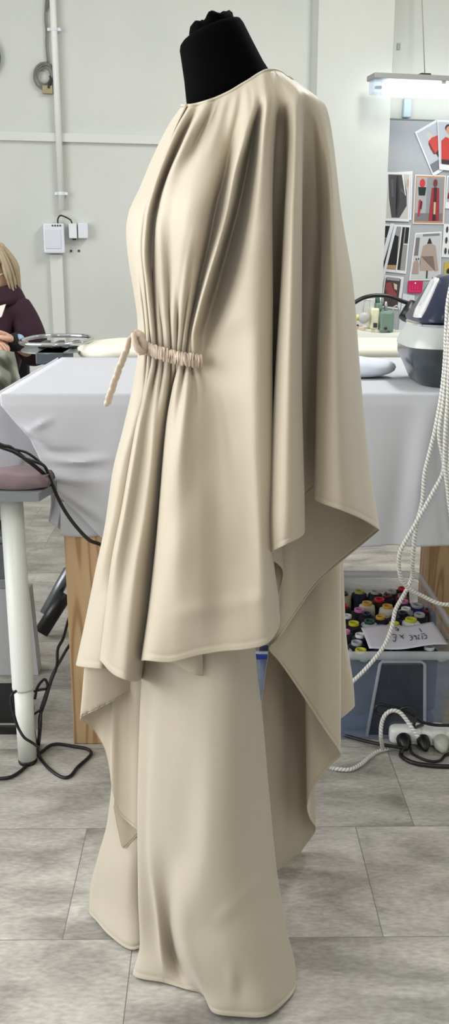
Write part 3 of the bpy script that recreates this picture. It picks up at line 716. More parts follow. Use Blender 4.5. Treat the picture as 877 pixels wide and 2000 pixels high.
paper('photo_print', 'sheet with a beige jacket on a dress form, above the pink tag', [(811, 455), (863, 452), (860, 547), (799, 548)],
 [('picture', (196, 198, 200), rect(.04, .03, .98, .98)), ('picture_heading', (128, 130, 134), rect(.3, .035, .92, .085)), ('picture_panel', (120, 112, 112), [(.06, .1), (.2, .1), (.2, .48), (.06, .48)]), ('picture_jacket', (172, 154, 144), [(.34, .28), (.5, .24), (.66, .24), (.8, .3), (.92, .8), (.82, .82), (.74, .5), (.74, .8), (.32, .8), (.3, .5), (.28, .6)]), ('picture_form', (36, 36, 40), [(.48, .24), (.54, .13), (.58, .13), (.66, .24)]), ('picture_stand', (60, 60, 62), rect(.53, .8, .58, .96)), ('picture_coat', (168, 146, 140), [(.08, .62), (.18, .55), (.26, .66), (.28, .86), (.06, .86)]), ('picture_button', (40, 40, 44), oval(.15, .55, .02, .02)), ('picture_button', (40, 40, 44), oval(.23, .55, .02, .02))], .035)
paper('photo_print', 'magazine page in red and dark tones pinned behind the sewing machine', [(752, 537), (789, 541), (781, 605), (744, 600)],
 [('picture', (70, 58, 62), rect(.06, .08, .86, .95)), ('picture_heading', (150, 150, 152), rect(.1, .05, .8, .14)), ('picture_dress', (150, 66, 72), [(.1, .25), (.35, .2), (.5, .4), (.75, .55), (.7, .72), (.3, .62), (.12, .45)]), ('picture_light', (206, 188, 170), [(.5, .22), (.7, .25), (.72, .42), (.58, .4)]), ('picture_border', (225, 227, 230), rect(.9, .03, .96, .98))], .035)
paper('paper_sheet', 'blank white sheet pinned low on the board beside the lamp head', [(787, 573), (810, 577), (806, 645), (778, 645)], [('fold_line', (200, 204, 212), rect(.45, .02, .5, .98))], .035, 'paper', None, (214, 218, 228))
tgm = paper('price_tag', 'bright pink tag pinned under the beige jacket sheet', [(797, 549), (826, 549), (824, 573), (796, 572)], [('tag_line', (222, 70, 120), [(.12, .8), (.9, .8), (.9, .86), (.12, .86)]), ('tag_line', (222, 70, 120), rect(.12, .3, .16, .8)), ('tag_line', (215, 60, 112), rect(.3, .35, .36, .7)), ('tag_line', (215, 60, 112), rect(.48, .35, .54, .7)), ('tag_line', (215, 60, 112), rect(.66, .35, .72, .7)), ('pin', (240, 240, 245), oval(.5, .17, .05, .07))], .045, 'tag', None, (196, 24, 88))
paper('sticker', 'yellow sticker with a dark dot on the board at the right edge', [(868, 512), (900, 512), (898, 545), (866, 545)], [('dot', (40, 38, 36), oval(.35, .55, .2, .2))], .035, 'sticker', None, (190, 172, 80))
# ------------------------------------------------------------------ cutting table with white cloth
TZ = .922; TX0, TX1, TY0, TY1 = -.52, .87, 2.125, 2.97
PINE = bpy.data.materials.new('pine_wood'); PINE.use_nodes = True
def pine():
    nt = PINE.node_tree; b = nt.nodes['Principled BSDF']; L = nt.links.new
    tc = nt.nodes.new('ShaderNodeTexCoord'); mp = nt.nodes.new('ShaderNodeMapping'); mp.inputs['Scale'].default_value = (22, 22, 1.6)
    L(tc.outputs['Object'], mp.inputs['Vector'])
    n = nt.nodes.new('ShaderNodeTexNoise'); n.inputs['Scale'].default_value = .9; n.inputs['Detail'].default_value = 1.5; L(mp.outputs['Vector'], n.inputs['Vector'])
    s = nt.nodes.new('ShaderNodeMath'); s.operation = 'MULTIPLY'; s.inputs[1].default_value = 34; L(n.outputs['Fac'], s.inputs[0])
    si = nt.nodes.new('ShaderNodeMath'); si.operation = 'SINE'; L(s.outputs[0], si.inputs[0])
    r = nt.nodes.new('ShaderNodeValToRGB'); e = r.color_ramp.elements
    e[0].position = .0; e[0].color = (.56, .38, .21, 1); e[1].position = 1; e[1].color = (.37, .21, .095, 1); q = e.new(.6); q.color = (.53, .35, .19, 1)
    mr = nt.nodes.new('ShaderNodeMapRange'); mr.inputs['From Min'].default_value = -1; L(si.outputs[0], mr.inputs['Value']); L(mr.outputs['Result'], r.inputs['Fac'])
    L(r.outputs['Color'], b.inputs['Base Color']); b.inputs['Roughness'].default_value = .55
pine()
tb = thing('cutting_table', (.17, 2.55, 0), 'wooden worktable on thick square pine legs, hidden under the white cloth', 'table')
box('tabletop', (TX0+.01, TY0+.02, TZ-.045), (TX1-.01, TY1-.01, TZ-.006), PINE, tb, .004)
for x0, y0 in ((-.394, 2.165), (.655, 2.85), (-.394, 2.85), (.72, 2.165)):
    box('leg', (x0, y0, 0.001), (x0+.1, y0+.09, TZ-.045), PINE, tb, .003)
box('apron', (-.3, 2.86, TZ-.16), (.655, 2.88, TZ-.046), PINE, tb, .002)
WC = mat('white_cotton', (229, 230, 235), rough=.85, spec=.2, bump=.1, bscale=400)
def thin(m, f):
    nt = m.node_tree; b = nt.nodes['Principled BSDF']; tr = nt.nodes.new('ShaderNodeBsdfTranslucent'); tr.inputs['Color'].default_value = b.inputs['Base Color'].default_value
    mx = nt.nodes.new('ShaderNodeMixShader'); mx.inputs[0].default_value = f
    nt.links.new(b.outputs[0], mx.inputs[1]); nt.links.new(tr.outputs[0], mx.inputs[2]); nt.links.new(mx.outputs[0], nt.nodes['Material Output'].inputs['Surface'])
thin(WC, .42)
# cloth: top, front fall (drawn in on the left), end fall, right fall, one mesh
def cloth_grid(fn, nu, nv):
    return [[fn(i/nu, j/nv) for j in range(nv+1)] for i in range(nu+1)]
bm = bmesh.new()
def add_grid(G):
    vs = [[bm.verts.new(p) for p in r] for r in G]
    for i in range(len(vs)-1):
        for j in range(len(vs[0])-1): bm.faces.new((vs[i][j], vs[i+1][j], vs[i+1][j+1], vs[i][j+1]))
add_grid(cloth_grid(lambda u, v: Vector((TX0+(TX1-TX0)*u, TY0+(TY1-TY0)*v, TZ+.001*math.sin(u*23)*math.sin(v*9))), 60, 20))
# left outline of the front fall, in the photo
LO = [(0, 768), (2, 790), (20, 812), (42, 838), (60, 862), (76, 893), (90, 925), (106, 955), (128, 985), (165, 1020), (200, 1056)]
LOz = [U(p_[0], p_[1], TY0) for p_ in LO]
zz = [q.z for q in LOz][::-1]; xx = [q.x for q in LOz][::-1]
def leftx(z): return float(np.interp(z, zz, xx))
zb = .555
def fcr(px, py, cx, cy, ang, ln, wd):
    dx, dy = px-cx, py-cy; c_, s_ = math.cos(ang), math.sin(ang)
    a_ = dx*c_+dy*s_; b_ = -dx*s_+dy*c_
    return math.exp(-(a_/ln)**2-(b_/wd)**2)
def front(u, v):
    z = TZ+.0012-(TZ+.0012-zb)*v
    xl = leftx(z)
    x = xl+(TX1-xl)*(u**1.15)
    y = TY0-.006*min(1, v*14)
    # photo position, for the creases of the drawn-in corner
    r_ = Vector((x, y, z-H)); yc = r_.y*ct - r_.z*st; zc = r_.y*st + r_.z*ct
    px = CX+F*r_.x/yc; py = CY-F*zc/yc
    d = 0
    d += .012*fcr(px, py, 70, 848, .6, 30, 9) - .010*fcr(px, py, 62, 860, .7, 30, 7)
    d += .010*fcr(px, py, 78, 830, -.5, 22, 6)
    d += .016*fcr(px, py, 130, 935, .08, 45, 10) - .014*fcr(px, py, 150, 915, .1, 50, 10)
    d += .012*fcr(px, py, 165, 900, -.1, 40, 8) - .010*fcr(px, py, 130, 885, .05, 45, 9)
    d += .010*fcr(px, py, 120, 960, .65, 60, 8) + .008*fcr(px, py, 165, 985, .6, 50, 10)- .008*fcr(px, py, 165, 1010, .6, 50, 10)
    d += .008*math.sin(px*.012+1)*v + .004*math.sin(px*.05+py*.01)*v
    d += .014*fcr(px, py, 820, 900, 1.75, 130, 25) - .010*fcr(px, py, 780, 1000, 1.7, 120, 20)
    d -= .02*math.exp(-(u/.05)**2)*v
    d *= min(1, v*8)
    return Vector((x, y-d, z))
add_grid(cloth_grid(front, 150, 70))
def under(u, v):      # straight inner layer below the drawn-in corner
    px = 118+130*u; py = 980+66*v + 3*math.sin(u*5)*v
    return U(px, py, 2.158)
add_grid(cloth_grid(under, 10, 10))
def endf(u, v):
    y = TY0+.035+(TY1-TY0-.035)*u
    zh = .60
    x = TX0-.012-.02*v+.012*math.sin(y*17)*v
    return Vector((x, y, TZ-(TZ-zh)*v))
add_grid(cloth_grid(endf, 60, 20))
def flap(u, v):
    return U(97+31*u+3*math.sin(v*4), 955+(85-22*(1-u))*v*1.0, 2.30+.03*math.sin(u*7+v))
add_grid(cloth_grid(flap, 16, 12))
add_grid(cloth_grid(lambda u, v: Vector((TX1+.004+.015*math.sin(u*14)*v, TY0+(TY1-TY0)*u, TZ-(TZ-.58)*v)), 40, 14))
add_grid(cloth_grid(lambda u, v: Vector((TX0+(TX1-TX0)*u, TY1+.004+.012*math.sin(u*24)*v, TZ-(TZ-.62)*v)), 60, 10))
bmesh.ops.remove_doubles(bm, verts=bm.verts, dist=.0008)
o = bm_obj('table_cloth', bm, WC, None, True, .0015); tag(o, 'white cotton cloth covering the worktable, its left corner drawn in over the leg', 'tablecloth')
autosmooth(o, 60)
# ------------------------------------------------------------------ things on the table
HAM = mat('pale_blue_cotton', (214, 219, 230), rough=.85, bump=.2, bscale=150)
c = U(722, 742, 2.42); cz = TZ+.001
bm = bmesh.new(); prof = []
for k in range(13):
    a = -math.pi/2+math.pi*k/12
    prof.append((.115*max(.02, math.cos(a))**.75, .0265+.0265*math.sin(a)))
add_lathe(bm, prof, (c.x-.035, 2.45, cz), 40, sy=.62)
for v in bm.verts:
    v.co.x += .01*math.sin(v.co.y*30); v.co.z += .002*math.sin(v.co.x*60)*(v.co.z > cz+.02)
fix(bm); hm = bm_obj('pressing_cushion', bm, HAM); tag(hm, 'flat pale blue oval pressing cushion lying on the white cloth', 'cushion')
# steam generator
SG = thing('steam_generator', (.52, 2.38, TZ), 'navy and white steam iron station standing on the white cloth', 'steam iron')
DKG = mat('dark_grey_plastic', (44, 52, 56), rough=.28, coat=.3); NAVY = mat('navy_plastic', (4, 18, 50), rough=.35, coat=.15)
LGR = mat('light_grey_plastic', (176, 180, 176), rough=.3, coat=.2); CHR = mat('chrome', (200, 200, 205), rough=.12, metal=1)
SX = .60; SY_ = 2.40; 
def rrect(cx, cy, hx, hy, r, z, n=8):
    out = []
    for qx, qy, a0 in ((1, 1, 0), (-1, 1, 90), (-1, -1, 180), (1, -1, 270)):
        for k in range(n+1):
            a = math.radians(a0+90*k/n); out.append(Vector((cx+qx*(hx-r)+r*math.cos(a), cy+qy*(hy-r)+r*math.sin(a), z)))
    return out
def loft(name, secs, m, parent):
    bm = bmesh.new(); prev = None
    for s_ in secs:
        r_ = [bm.verts.new(p) for p in rrect(*s_)]
        if prev:
            n = len(r_)
            for k in range(n): bm.faces.new((prev[k], prev[(k+1) % n], r_[(k+1) % n], r_[k]))
        else: bm.faces.new(r_[::-1])
        prev = r_
    bm.faces.new(prev); fix(bm); o = bm_obj(name, bm, m, parent); autosmooth(o, 50); return o
z0 = TZ+.003; K = .94
# body lower: left edge px 783 at widest
def lx(px, z, Y=2.44):    # world x of photo column at height z
    slant = Y*ct+(H-z)*st
    return (px-CX)/F*slant
L0, L1, L2, L3, L4 = lx(793, z0), lx(774, z0+.08), lx(772, z0+.09), lx(789, z0+.14), lx(795, z0+.15)
R_ = lx(990, z0)
def sec(l, z, inset=0, r=.085, y0=2.20, y1=2.50):
    cx = (l+R_)/2; hx = (R_-l)/2; cy = (y0+y1)/2; hy = (y1-y0)/2-inset
    return (cx, cy, hx, hy, r, z)
loft('water_tank', [sec(L0+.005, z0, .02), sec(L0, z0+.006, .012), sec(L0-.012, z0+.035, .004), sec(L1, z0+.07, 0), sec(L1-.001, z0+.092, 0)], DKG, SG)
loft('middle_shell', [sec(L2, z0+.092, 0), sec(L2+.001, z0+.100, 0), sec(L2+.010, z0+.122, .008), sec(L3, z0+.142, .018)], LGR, SG)
loft('chrome_rim', [sec(L3, z0+.142, .016), sec(L3-.002, z0+.147, .014), sec(L3, z0+.152, .018)], CHR, SG)
def slope(t, l0, l1): return l0+(l1-l0)*t
I0 = lx(792, z0+.15); I1 = lx(842, z0+.26)
loft('top_shell', [sec(I0, z0+.152, .02, .05), sec(I0-.002, z0+.16, .02, .05), sec(slope(.33, I0, I1), z0+.193, .03, .05, 2.21), sec(slope(.66, I0, I1), z0+.228, .04, .05, 2.23), sec(slope(.9, I0, I1), z0+.252, .05, .05, 2.25), sec(slope(1.25, I0, I1), z0+.263, .07, .04, 2.26)], NAVY, SG)
# pale inset panel lying on the sloping left front
from mathutils.bvhtree import BVHTree
bpy.context.view_layer.update()
def on_shell(name, poly, m, off, base, n=26):
    bt = BVHTree.FromPolygons([v.co for v in base.data.vertices], [p_.vertices[:] for p_ in base.data.polygons])
    P_ = [Vector(p_) for p_ in smooth_closed(poly)]
    c_ = sum(P_, Vector((0, 0)))/len(P_)
    bm = bmesh.new(); rg = []
    for s_ in (1.0, .96, .8, .55, .3):
        ring = []
        for q in P_:
            w_ = c_+(q-c_)*s_; d_ = ray(w_.x, w_.y).normalized(); hit = bt.ray_cast(Vector((0, 0, H)), d_)
            hit = hit if hit[0] else bt.find_nearest(U(w_.x, w_.y, 2.36))
            p_ = hit[0]; nn = hit[1]
            if nn.dot(d_) > 0: nn = -nn
            ring.append(bm.verts.new(p_+nn*(off if s_ < 1 else -.001)))
        rg.append(ring)
    for a_, b_ in zip(rg, rg[1:]):
        for k in range(len(a_)): bm.faces.new((a_[k], a_[(k+1) % len(a_)], b_[(k+1) % len(a_)], b_[k]))
    bm.faces.new(rg[-1]); fix(bm); return bm_obj(name, bm, m, SG, True)
def smooth_closed(poly, n=4):
    out = []
    for i in range(len(poly)):
        a_ = Vector(poly[i]); b_ = Vector(poly[(i+1) % len(poly)])
        for k in range(n): out.append(a_.lerp(b_, k/n))
    return out
shell_o = [o_ for o_ in bpy.data.objects if o_.name.startswith('top_shell')][0]
sp_ = on_shell('side_panel', [(848, 541), (859, 544), (846, 575), (831, 608), (823, 621), (808, 621), (812, 606), (819, 594), (830, 573), (842, 550)], mat('pearl_panel', (208, 206, 208), rough=.2, coat=.5), .004, shell_o)
on_shell('panel_inset', [(846, 546), (852, 549), (842, 570), (828, 596), (821, 600), (823, 592), (833, 573)], mat('panel_inset', (180, 184, 184), rough=.25), .006, shell_o)
tube('iron_handle', [Vector((I1+.05, 2.36, z0+.255)), Vector((I1+.065, 2.36, z0+.275)), Vector((I1+.12, 2.36, z0+.285)), Vector((I1+.2, 2.36, z0+.275)), Vector((I1+.22, 2.36, z0+.25))], .014, NAVY, SG)
# hoses
ROPE = bpy.data.materials.new('braided_hose'); ROPE.use_nodes = True
def rope():
    nt = ROPE.node_tree; b = nt.nodes['Principled BSDF']; L = nt.links.new
    uv = nt.nodes.new('ShaderNodeUVMap'); sp = nt.nodes.new('ShaderNodeSeparateXYZ'); L(uv.outputs['UV'], sp.inputs[0])
    a = nt.nodes.new('ShaderNodeMath'); a.operation = 'MULTIPLY'; a.inputs[1].default_value = 2*math.pi*2; L(sp.outputs['X'], a.inputs[0])
    c = nt.nodes.new('ShaderNodeMath'); c.operation = 'MULTIPLY'; c.inputs[1].default_value = 760; L(sp.outputs['Y'], c.inputs[0])
    s = nt.nodes.new('ShaderNodeMath'); s.operation = 'ADD'; L(a.outputs[0], s.inputs[0]); L(c.outputs[0], s.inputs[1])
    si = nt.nodes.new('ShaderNodeMath'); si.operation = 'SINE'; L(s.outputs[0], si.inputs[0])
    r = nt.nodes.new('ShaderNodeValToRGB'); e = r.color_ramp.elements; e[0].position = .05; e[0].color = (.33, .33, .31, 1); e[1].position = .4; e[1].color = (.74, .73, .69, 1)
    mr = nt.nodes.new('ShaderNodeMapRange'); mr.inputs['From Min'].default_value = -1; L(si.outputs[0], mr.inputs['Value']); L(mr.outputs['Result'], r.inputs['Fac'])
    L(r.outputs['Color'], b.inputs['Base Color']); b.inputs['Roughness'].default_value = .75
rope()
def hose(name, pts, r, label, closeY=None):
    pth = smooth_path(pts, 14)
    o = tube(name, pth, r, ROPE, None, raw=True, sides=12, rfun=lambda a, L: 1+.07*math.sin(2*a+760*L))
    tag(o, label, 'hose', 'braided steam hoses'); return o
hose('steam_hose', [U(x, y, Y) for x, y, Y in [(885,540,2.10),(874,600,2.085),(870,690,2.08),(866,740,2.08),(861,780,2.07),(850,839,2.06),(840,881,2.06),(829,927,2.06),(825,980,2.06),(812,1032,2.06),(806,1095,2.07),(805,1126,2.09),(792,1156,2.10),(773,1190,2.11),(765,1225,2.105),(750,1262,2.10),(720,1300,2.09),(688,1332,2.085),(640,1375,2.07),(600,1420,2.05),(610,1475,2.02)]+[]]+[Z(640,1497,.008), Z(660,1502,.007), Z(684,1503,.007), Z(706,1492,.007), Z(722,1478,.007), Z(738,1468,.007), Z(760,1462,.007)], .005, 'white braided hose looping over the cloth and ending on the floor beside the drape')
hose('steam_hose', [U(x, y, Y) for x, y, Y in [(890,560,2.06),(880,620,2.06),(874,700,2.06),(867,780,2.055),(858,849,2.05),(867,914,2.05),(844,965,2.04),(810,1026,2.035),(783,1074,2.04),(779,1105,2.05),(785,1133,2.06),(802,1152,2.07),(829,1166,2.08),(852,1177,2.08),(877,1181,2.08),(930,1178,2.08)]], .005, 'white braided hose swinging in a loop above the thread box and off to the right')
hose('steam_hose', [U(x, y, Y) for x, y, Y in [(900,560,2.03),(884,640,2.03),(878,720,2.03),(875,780,2.03),(870,850,2.02),(869,905,2.02),(874,950,2.02),(882,1010,2.02),(900,1080,2.02)]], .005, 'white braided hose hanging nearest the right edge of the frame')
hose('steam_hose', [U(x, y, Y) for x, y, Y in [(905,600,2.11),(888,700,2.105),(884,800,2.10),(880,880,2.09),(878,960,2.09),(890,1040,2.09)]], .005, 'white braided hose behind the one nearest the right edge')
# ------------------------------------------------------------------ ironing board behind
IB = thing('ironing_board', (.1, 3.3, 0), 'cream padded ironing board standing behind the white table', 'ironing board')
CRM = mat('cream_cotton', (226, 222, 206), rough=.85, bump=.25, bscale=60)
def board_outline(z, grow=0):
    pts = []; x0 = -.50; x1 = .78; y0, y1 = 3.08, 3.50
    ym = (y0+y1)/2; hy = (y1-y0)/2+grow
    for k in range(17):
        a = math.pi/2+math.pi*k/16; pts.append(Vector((x0+.14+(.15+grow)*math.cos(a), ym+hy*math.sin(a), z)))
    for k in range(5):
        a = -math.pi/2+math.pi*k/4; pts.append(Vector((x1+.04*math.cos(a), ym+hy*math.sin(a), z)))
    return pts
bm = bmesh.new(); prev = None
ib = .932
for g_, z_ in ((-.02, ib-.03), (0, ib-.028), (.008, ib-.015), (.006, ib), (-.012, ib+.01), (-.04, ib+.013)):
    r_ = [bm.verts.new(p+Vector((0, 0, .002*math.sin(p.x*16)))) for p in board_outline(z_, g_)]
    if prev:
        n = len(r_)
        for k in range(n): bm.faces.new((prev[k], prev[(k+1) % n], r_[(k+1) % n], r_[k]))
    else: bm.faces.new(r_)
    prev = r_
bm.faces.new(prev); fix(bm); bm_obj('padded_top', bm, CRM, IB)
GM = mat('grey_metal', (120, 124, 128), rough=.35, metal=.8)
tube('leg', [Vector((.30, 3.3, ib-.03)), Vector((-.32, 3.05, .30)), U(132, 1118, 2.97), U(88, 1200, 2.91)], .019, GM, IB, raw=True, flat=1.4)
tube('leg', [Vector((-.30, 3.3, ib-.03)), Vector((.42, 3.2, .03))], .018, GM, IB, raw=True)
tube('foot_cap', [U(128, 1160, 2.92), U(80, 1236, 2.865)], .024, PLB, IB, raw=True, flat=1.1)
tube('leg', [Vector((.42, 3.0, .02)), Vector((.42, 3.5, .02))], .018, GM, IB, raw=True)
# chrome iron rest: oval rim with a tray
cR = U(113, 672, 3.28); bm = bmesh.new()
ringp = []
for k in range(41):
    a = 2*math.pi*k/40; s_ = .72+.28*abs(math.cos(a))
    ringp.append(Vector((cR.x-.005+.118*math.copysign(abs(math.cos(a))**.7, math.cos(a)), 3.30+.20*math.copysign(abs(math.sin(a))**.9, math.sin(a)), .950)))
add_tube(bm, ringp, .0075, 10, caps=False); fix(bm)
IR = bm_obj('iron_rest', bm, CHR, IB); IR['label'] = 'oval chrome iron rest'
bm = bmesh.new()
add_prism(bm, [p_*1.0-Vector((0, 0, .03)) for p_ in ringp[:-1]], (0, 0, .004)); bmesh.ops.triangulate(bm, faces=[f for f in bm.faces if len(f.verts) > 4]); fix(bm)
bm_obj('tray', bm, mat('tray_metal', (150, 158, 158), rough=.3, metal=.6), IR, False)
for dx in (-.06, -.01, .045): box('pad', (cR.x+dx, 3.22, .927), (cR.x+dx+.022, 3.36, .945), PLB, IR, .003)
box('bracket', (cR.x-.045, 3.1, .885), (cR.x+.05, 3.3, .924), mat('dark_slate', (70, 78, 86), rough=.4), IR, .004)
tube('stem', [Vector((cR.x+.10, 3.3, .935)), Vector((cR.x+.17, 3.3, .92))], .009, CHR, IR, raw=True)
# ------------------------------------------------------------------ sewing table with machine
SMt = thing('sewing_table', U(740, 660, 4.4), 'pale grey industrial sewing table in front of the pinboard', 'table')
SMt.location.z = 0
TG = mat('pale_laminate', (196, 198, 192), rough=.45)
zt = U(740, 652, 4.45).z
xa = lx(650, zt, 4.4); 
box('tabletop', (xa, 4.1, zt-.035), (xa+1.2, 4.72, zt-.0), TG, SMt, .006)
for x_, y_ in ((xa+.04, 4.16), (xa+1.1, 4.16), (xa+.04, 4.62), (xa+1.1, 4.62)): box('leg', (x_, y_, 0), (x_+.05, y_+.05, zt-.035), GM, SMt, .003)
SM = thing('sewing_machine', U(740, 650, 4.4), 'green and cream industrial sewing machine on the far pale table', 'sewing machine')
GRN = mat('machine_green', (106, 130, 116), rough=.4); CRE = mat('machine_cream', (214, 213, 186), rough=.4); STL = mat('steel', (180, 184, 186), rough=.3, metal=.7)
def ubox(name, x0, y0, x1, y1, Y, d, m, parent, bev=.004):
    a = U(x0, y1, Y); b_ = U(x1, y0, Y); return box(name, (a.x, Y, a.z), (b_.x, Y+d, b_.z), m, parent, bev)
ubox('head_cover', 741, 608, 771, 650.5, 4.36, .12, GRN, SM, .012)
ubox('column', 723, 602, 742, 644, 4.38, .12, CRE, SM, .008)
ubox('base', 706, 643, 772, 652, 4.38, .25, CRE, SM, .006)
ubox('side_arm', 735, 592, 748, 606, 4.40, .08, GRN, SM, .006)
ubox('thread_stand', 722, 584, 732, 606, 4.42, .02, TG, SM, .003)
ubox('latch', 730, 631, 737, 640, 4.355, .02, DG, SM, .002)
o = lathe('tension_dial', [(.024, -.02), (.026, 0), (.022, .008), (.008, .01)], U(711, 621, 4.37), mat('dial_grey', (176, 178, 174), rough=.4), SM, 24, Matrix.Rotation(math.pi/2, 4, 'X'))
lathe('yellow_knob', [(.014, -.01), (.014, .008)], U(699, 620, 4.39), mat('yellow_plastic', (214, 200, 110), rough=.5), SM, 16, Matrix.Rotation(math.pi/2, 4, 'X'))
lathe('screw', [(.007, -.002), (.007, .004)], U(753, 641, 4.36), DG, SM, 12, Matrix.Rotation(math.pi/2, 4, 'X'))
lathe('screw', [(.006, -.002), (.006, .004)], U(759, 649, 4.36), DG, SM, 12, Matrix.Rotation(math.pi/2, 4, 'X'))
tube('thread_guide', [U(709, 618, 4.40), U(710, 592, 4.40), U(716, 586, 4.40), U(724, 587, 4.40)], .003, STL, SM)
tube('thread_guide', [U(768, 608, 4.40), U(769, 600, 4.40), U(776, 598, 4.40), U(780, 612, 4.40), U(778, 628, 4.40), U(770, 634, 4.40)], .003, STL, SM)
lathe('spool_pin', [(.008, 0), (.008, .03), (.005, .045)], U(753, 608, 4.42), STL, SM, 12)
for x_, m_ in ((738, mat('teal_thread', (60, 100, 90), rough=.7)), (744, STL)):
    lathe('bobbin', [(.010, 0), (.013, .01), (.013, .035), (.008, .045)], U(x_, 594, 4.44), m_, SM, 14)
ubox('needle_plate', 700, 638, 712, 646, 4.36, .08, mat('pinkish_plastic', (206, 184, 168), rough=.5), SM, .004)
ubox('needle_bar', 692, 634, 701, 637, 4.36, .02, DG, SM, .001)
# cloth heap on the sewing table
bm = bmesh.new(); G = []
for i in range(31):
    row = []
    for j in range(13):
        u, v = i/30, j/12; px = 668+118*u; 
        h_ = .012+.03*math.sin(math.pi*v)**.7*(.6+.4*math.cos(u*5))*(1-.6*u)
        p_ = U(px, 655, 4.28); row.append(bm.verts.new(Vector((p_.x, 4.15+.17*v, zt+.002+h_*math.sin(math.pi*min(1, max(0, v)))))))
    G.append(row)
for i in range(30):
    for j in range(12): bm.faces.new((G[i][j], G[i+1][j], G[i+1][j+1], G[i][j+1]))
o = bm_obj('fabric_piece', bm, mat('grey_white_fabric', (196, 196, 190), rough=.9), None, True, .003); tag(o, 'pale grey fabric lying on the sewing table in front of the machine', 'fabric')
# task lamp with flexible arm
TL = thing('task_lamp', U(655, 652, 4.25), 'black gooseneck work lamp arching over the sewing machine', 'lamp'); TL.location.z = zt
pth = [U(655, 650, 4.25), U(662, 625, 4.2), U(676, 605, 4.15), U(693, 591, 4.12), U(712, 581, 4.1), U(735, 577, 4.1), U(760, 579, 4.1), U(785, 588, 4.1), U(800, 593, 4.1)]
tube('gooseneck', pth, .0088, PLB, TL)
a = U(806, 590, 4.1); b_ = U(793, 622, 4.06)
tube('lamp_head', [a, a.lerp(b_, .2), a.lerp(b_, .5), b_], [.016, .022, .028, .032], PLB, TL, raw=True, sides=20)
lathe('clamp', [(.022, 0), (.022, .02), (.012, .03)], Vector((pth[0].x, pth[0].y, zt)), PLB, TL, 16)
# ------------------------------------------------------------------ grey side table at the left
GT = thing('side_table', (-.62, 2.1, 0), 'grey topped table on a white adjustable leg, cut by the left edge', 'table')
GRT = mat('grey_laminate', (120, 124, 127), rough=.5)
ztop = U(75, 963, 1.99).z; fx = U(75, 963, 1.99).x
bm = bmesh.new(); b2 = U(100, 945, 2.08)
add_prism(bm, [Vector((-1.45, 1.99, ztop-.02)), Vector((fx, 1.99, ztop-.02)), Vector((fx+.02, 2.08, ztop-.02)), Vector((fx+.02, 2.11, ztop-.02)), Vector((-.60, 2.11, ztop-.02)), Vector((-.60, 2.5, ztop-.02)), Vector((-1.45, 2.5, ztop-.02))], (0, 0, .02)); fix(bm)
bm_obj('tabletop', bm, GRT, GT, False)
LW = mat('white_enamel', (226, 228, 222), rough=.35)
def leg(x, y, r=.0265, first=False):
    lathe('leg', [(r, .19), (r, .185+.52)], (x, y, 0), LW, GT, 28) if False else None
    l = lathe('leg', [(r, .205), (r+.0005, .21), (r, .22), (r, ztop-.02)], (x, y, 0), LW, GT, 28)
    lathe('leg_extension', [(r*.86, .012), (r*.86, .21)], (x, y, 0), LW, GT, 28)
    f = lathe('foot', [(r*.8, .0), (r*.88, .004), (r*.88, .013)], (x, y, 0), PLB, GT, 28)
q = U(42, 1000, 2.075); p1 = Z(51, 1490, .01)
leg(p1.x, 2.075)
leg(-1.35, 2.075); leg(-1.35, 2.42)
# folded mauve fabric
bm = bmesh.new(); G = []
MV = mat('mauve_fabric', (124, 106, 110), rough=.95, bump=1.0, bscale=28, vary=.12, vscale=30)
NU_, NV_ = 40, 16
for i in range(NU_+1):
    row = []
    u = i/NU_; x = -1.1+(fx+.0-(-1.1)+.015)*u
    for j in range(NV_+1):
        a = 2*math.pi*j/NV_
        ca, sa = math.cos(a), math.sin(a)
        yy = 2.055+.044*math.copysign(abs(ca)**.3, ca); zz_ = ztop+.0195+.018*math.copysign(abs(sa)**.3, sa)*(1+.08*math.sin(u*30)+.08*math.sin(u*13+2))*(1 if u < .95 else (1-(u-.95)*5))
        zz_ = max(zz_, ztop+.0012)
        row.append(bm.verts.new(Vector((x+.004*math.sin(a*3+u*9), yy+.004*math.sin(u*22+a), zz_+.002*math.sin(u*41+a*2)*(sa > .2)))))
    G.append(row)
for i in range(NU_):
    for j in range(NV_): bm.faces.new((G[i][j], G[i+1][j], G[i+1][(j+1) % NV_], G[i][(j+1) % NV_])) if j < NV_ else None
bm.faces.new([G[0][j] for j in range(NV_)]); bm.faces.new([G[-1][j] for j in range(NV_)][::-1])
bmesh.ops.delete(bm, geom=[v for v in bm.verts if not v.link_faces], context='VERTS'); fix(bm)
o = bm_obj('folded_fabric', bm, MV); tag(o, 'mauve fabric folded on the grey table at the left edge', 'fabric')
# pedestal unit under the side table
PU = thing('pedestal_cabinet', Z(20, 1320, 0), 'light grey pedestal unit with a dark drawer front under the grey table', 'cabinet')
yP = 2.58; xr = (75-CX)/F*(yP*ct+1.22*st); xt = (61-CX)/F*(yP*ct+(1.22-.16)*st)
PG = mat('pale_grey_panel', (186, 188, 190), rough=.5); PD = mat('mid_grey_panel', (112, 116, 122), rough=.5)
bm = bmesh.new(); z15 = U(10, 1150, yP).z; xs = U(20, 1100, yP).x
add_prism(bm, [Vector((-1.1, yP, .001)), Vector((xr, yP, .001)), Vector((xt, yP, z15)), Vector((-1.1, yP, z15))], (0, .05, 0)); fix(bm)
bm_obj('body', bm, PG, PU, False)
zt2 = U(10, 1055, yP).z
box('drawer', (-1.1, yP+.005, z15+.001), (xs, yP+.045, zt2), PD, PU, .008)
box('drawer_lip', (-1.1, yP-.004, z15+.002), (xs, yP+.004, z15+.03), mat('lip_grey', (150, 153, 158), rough=.5), PU, .002)
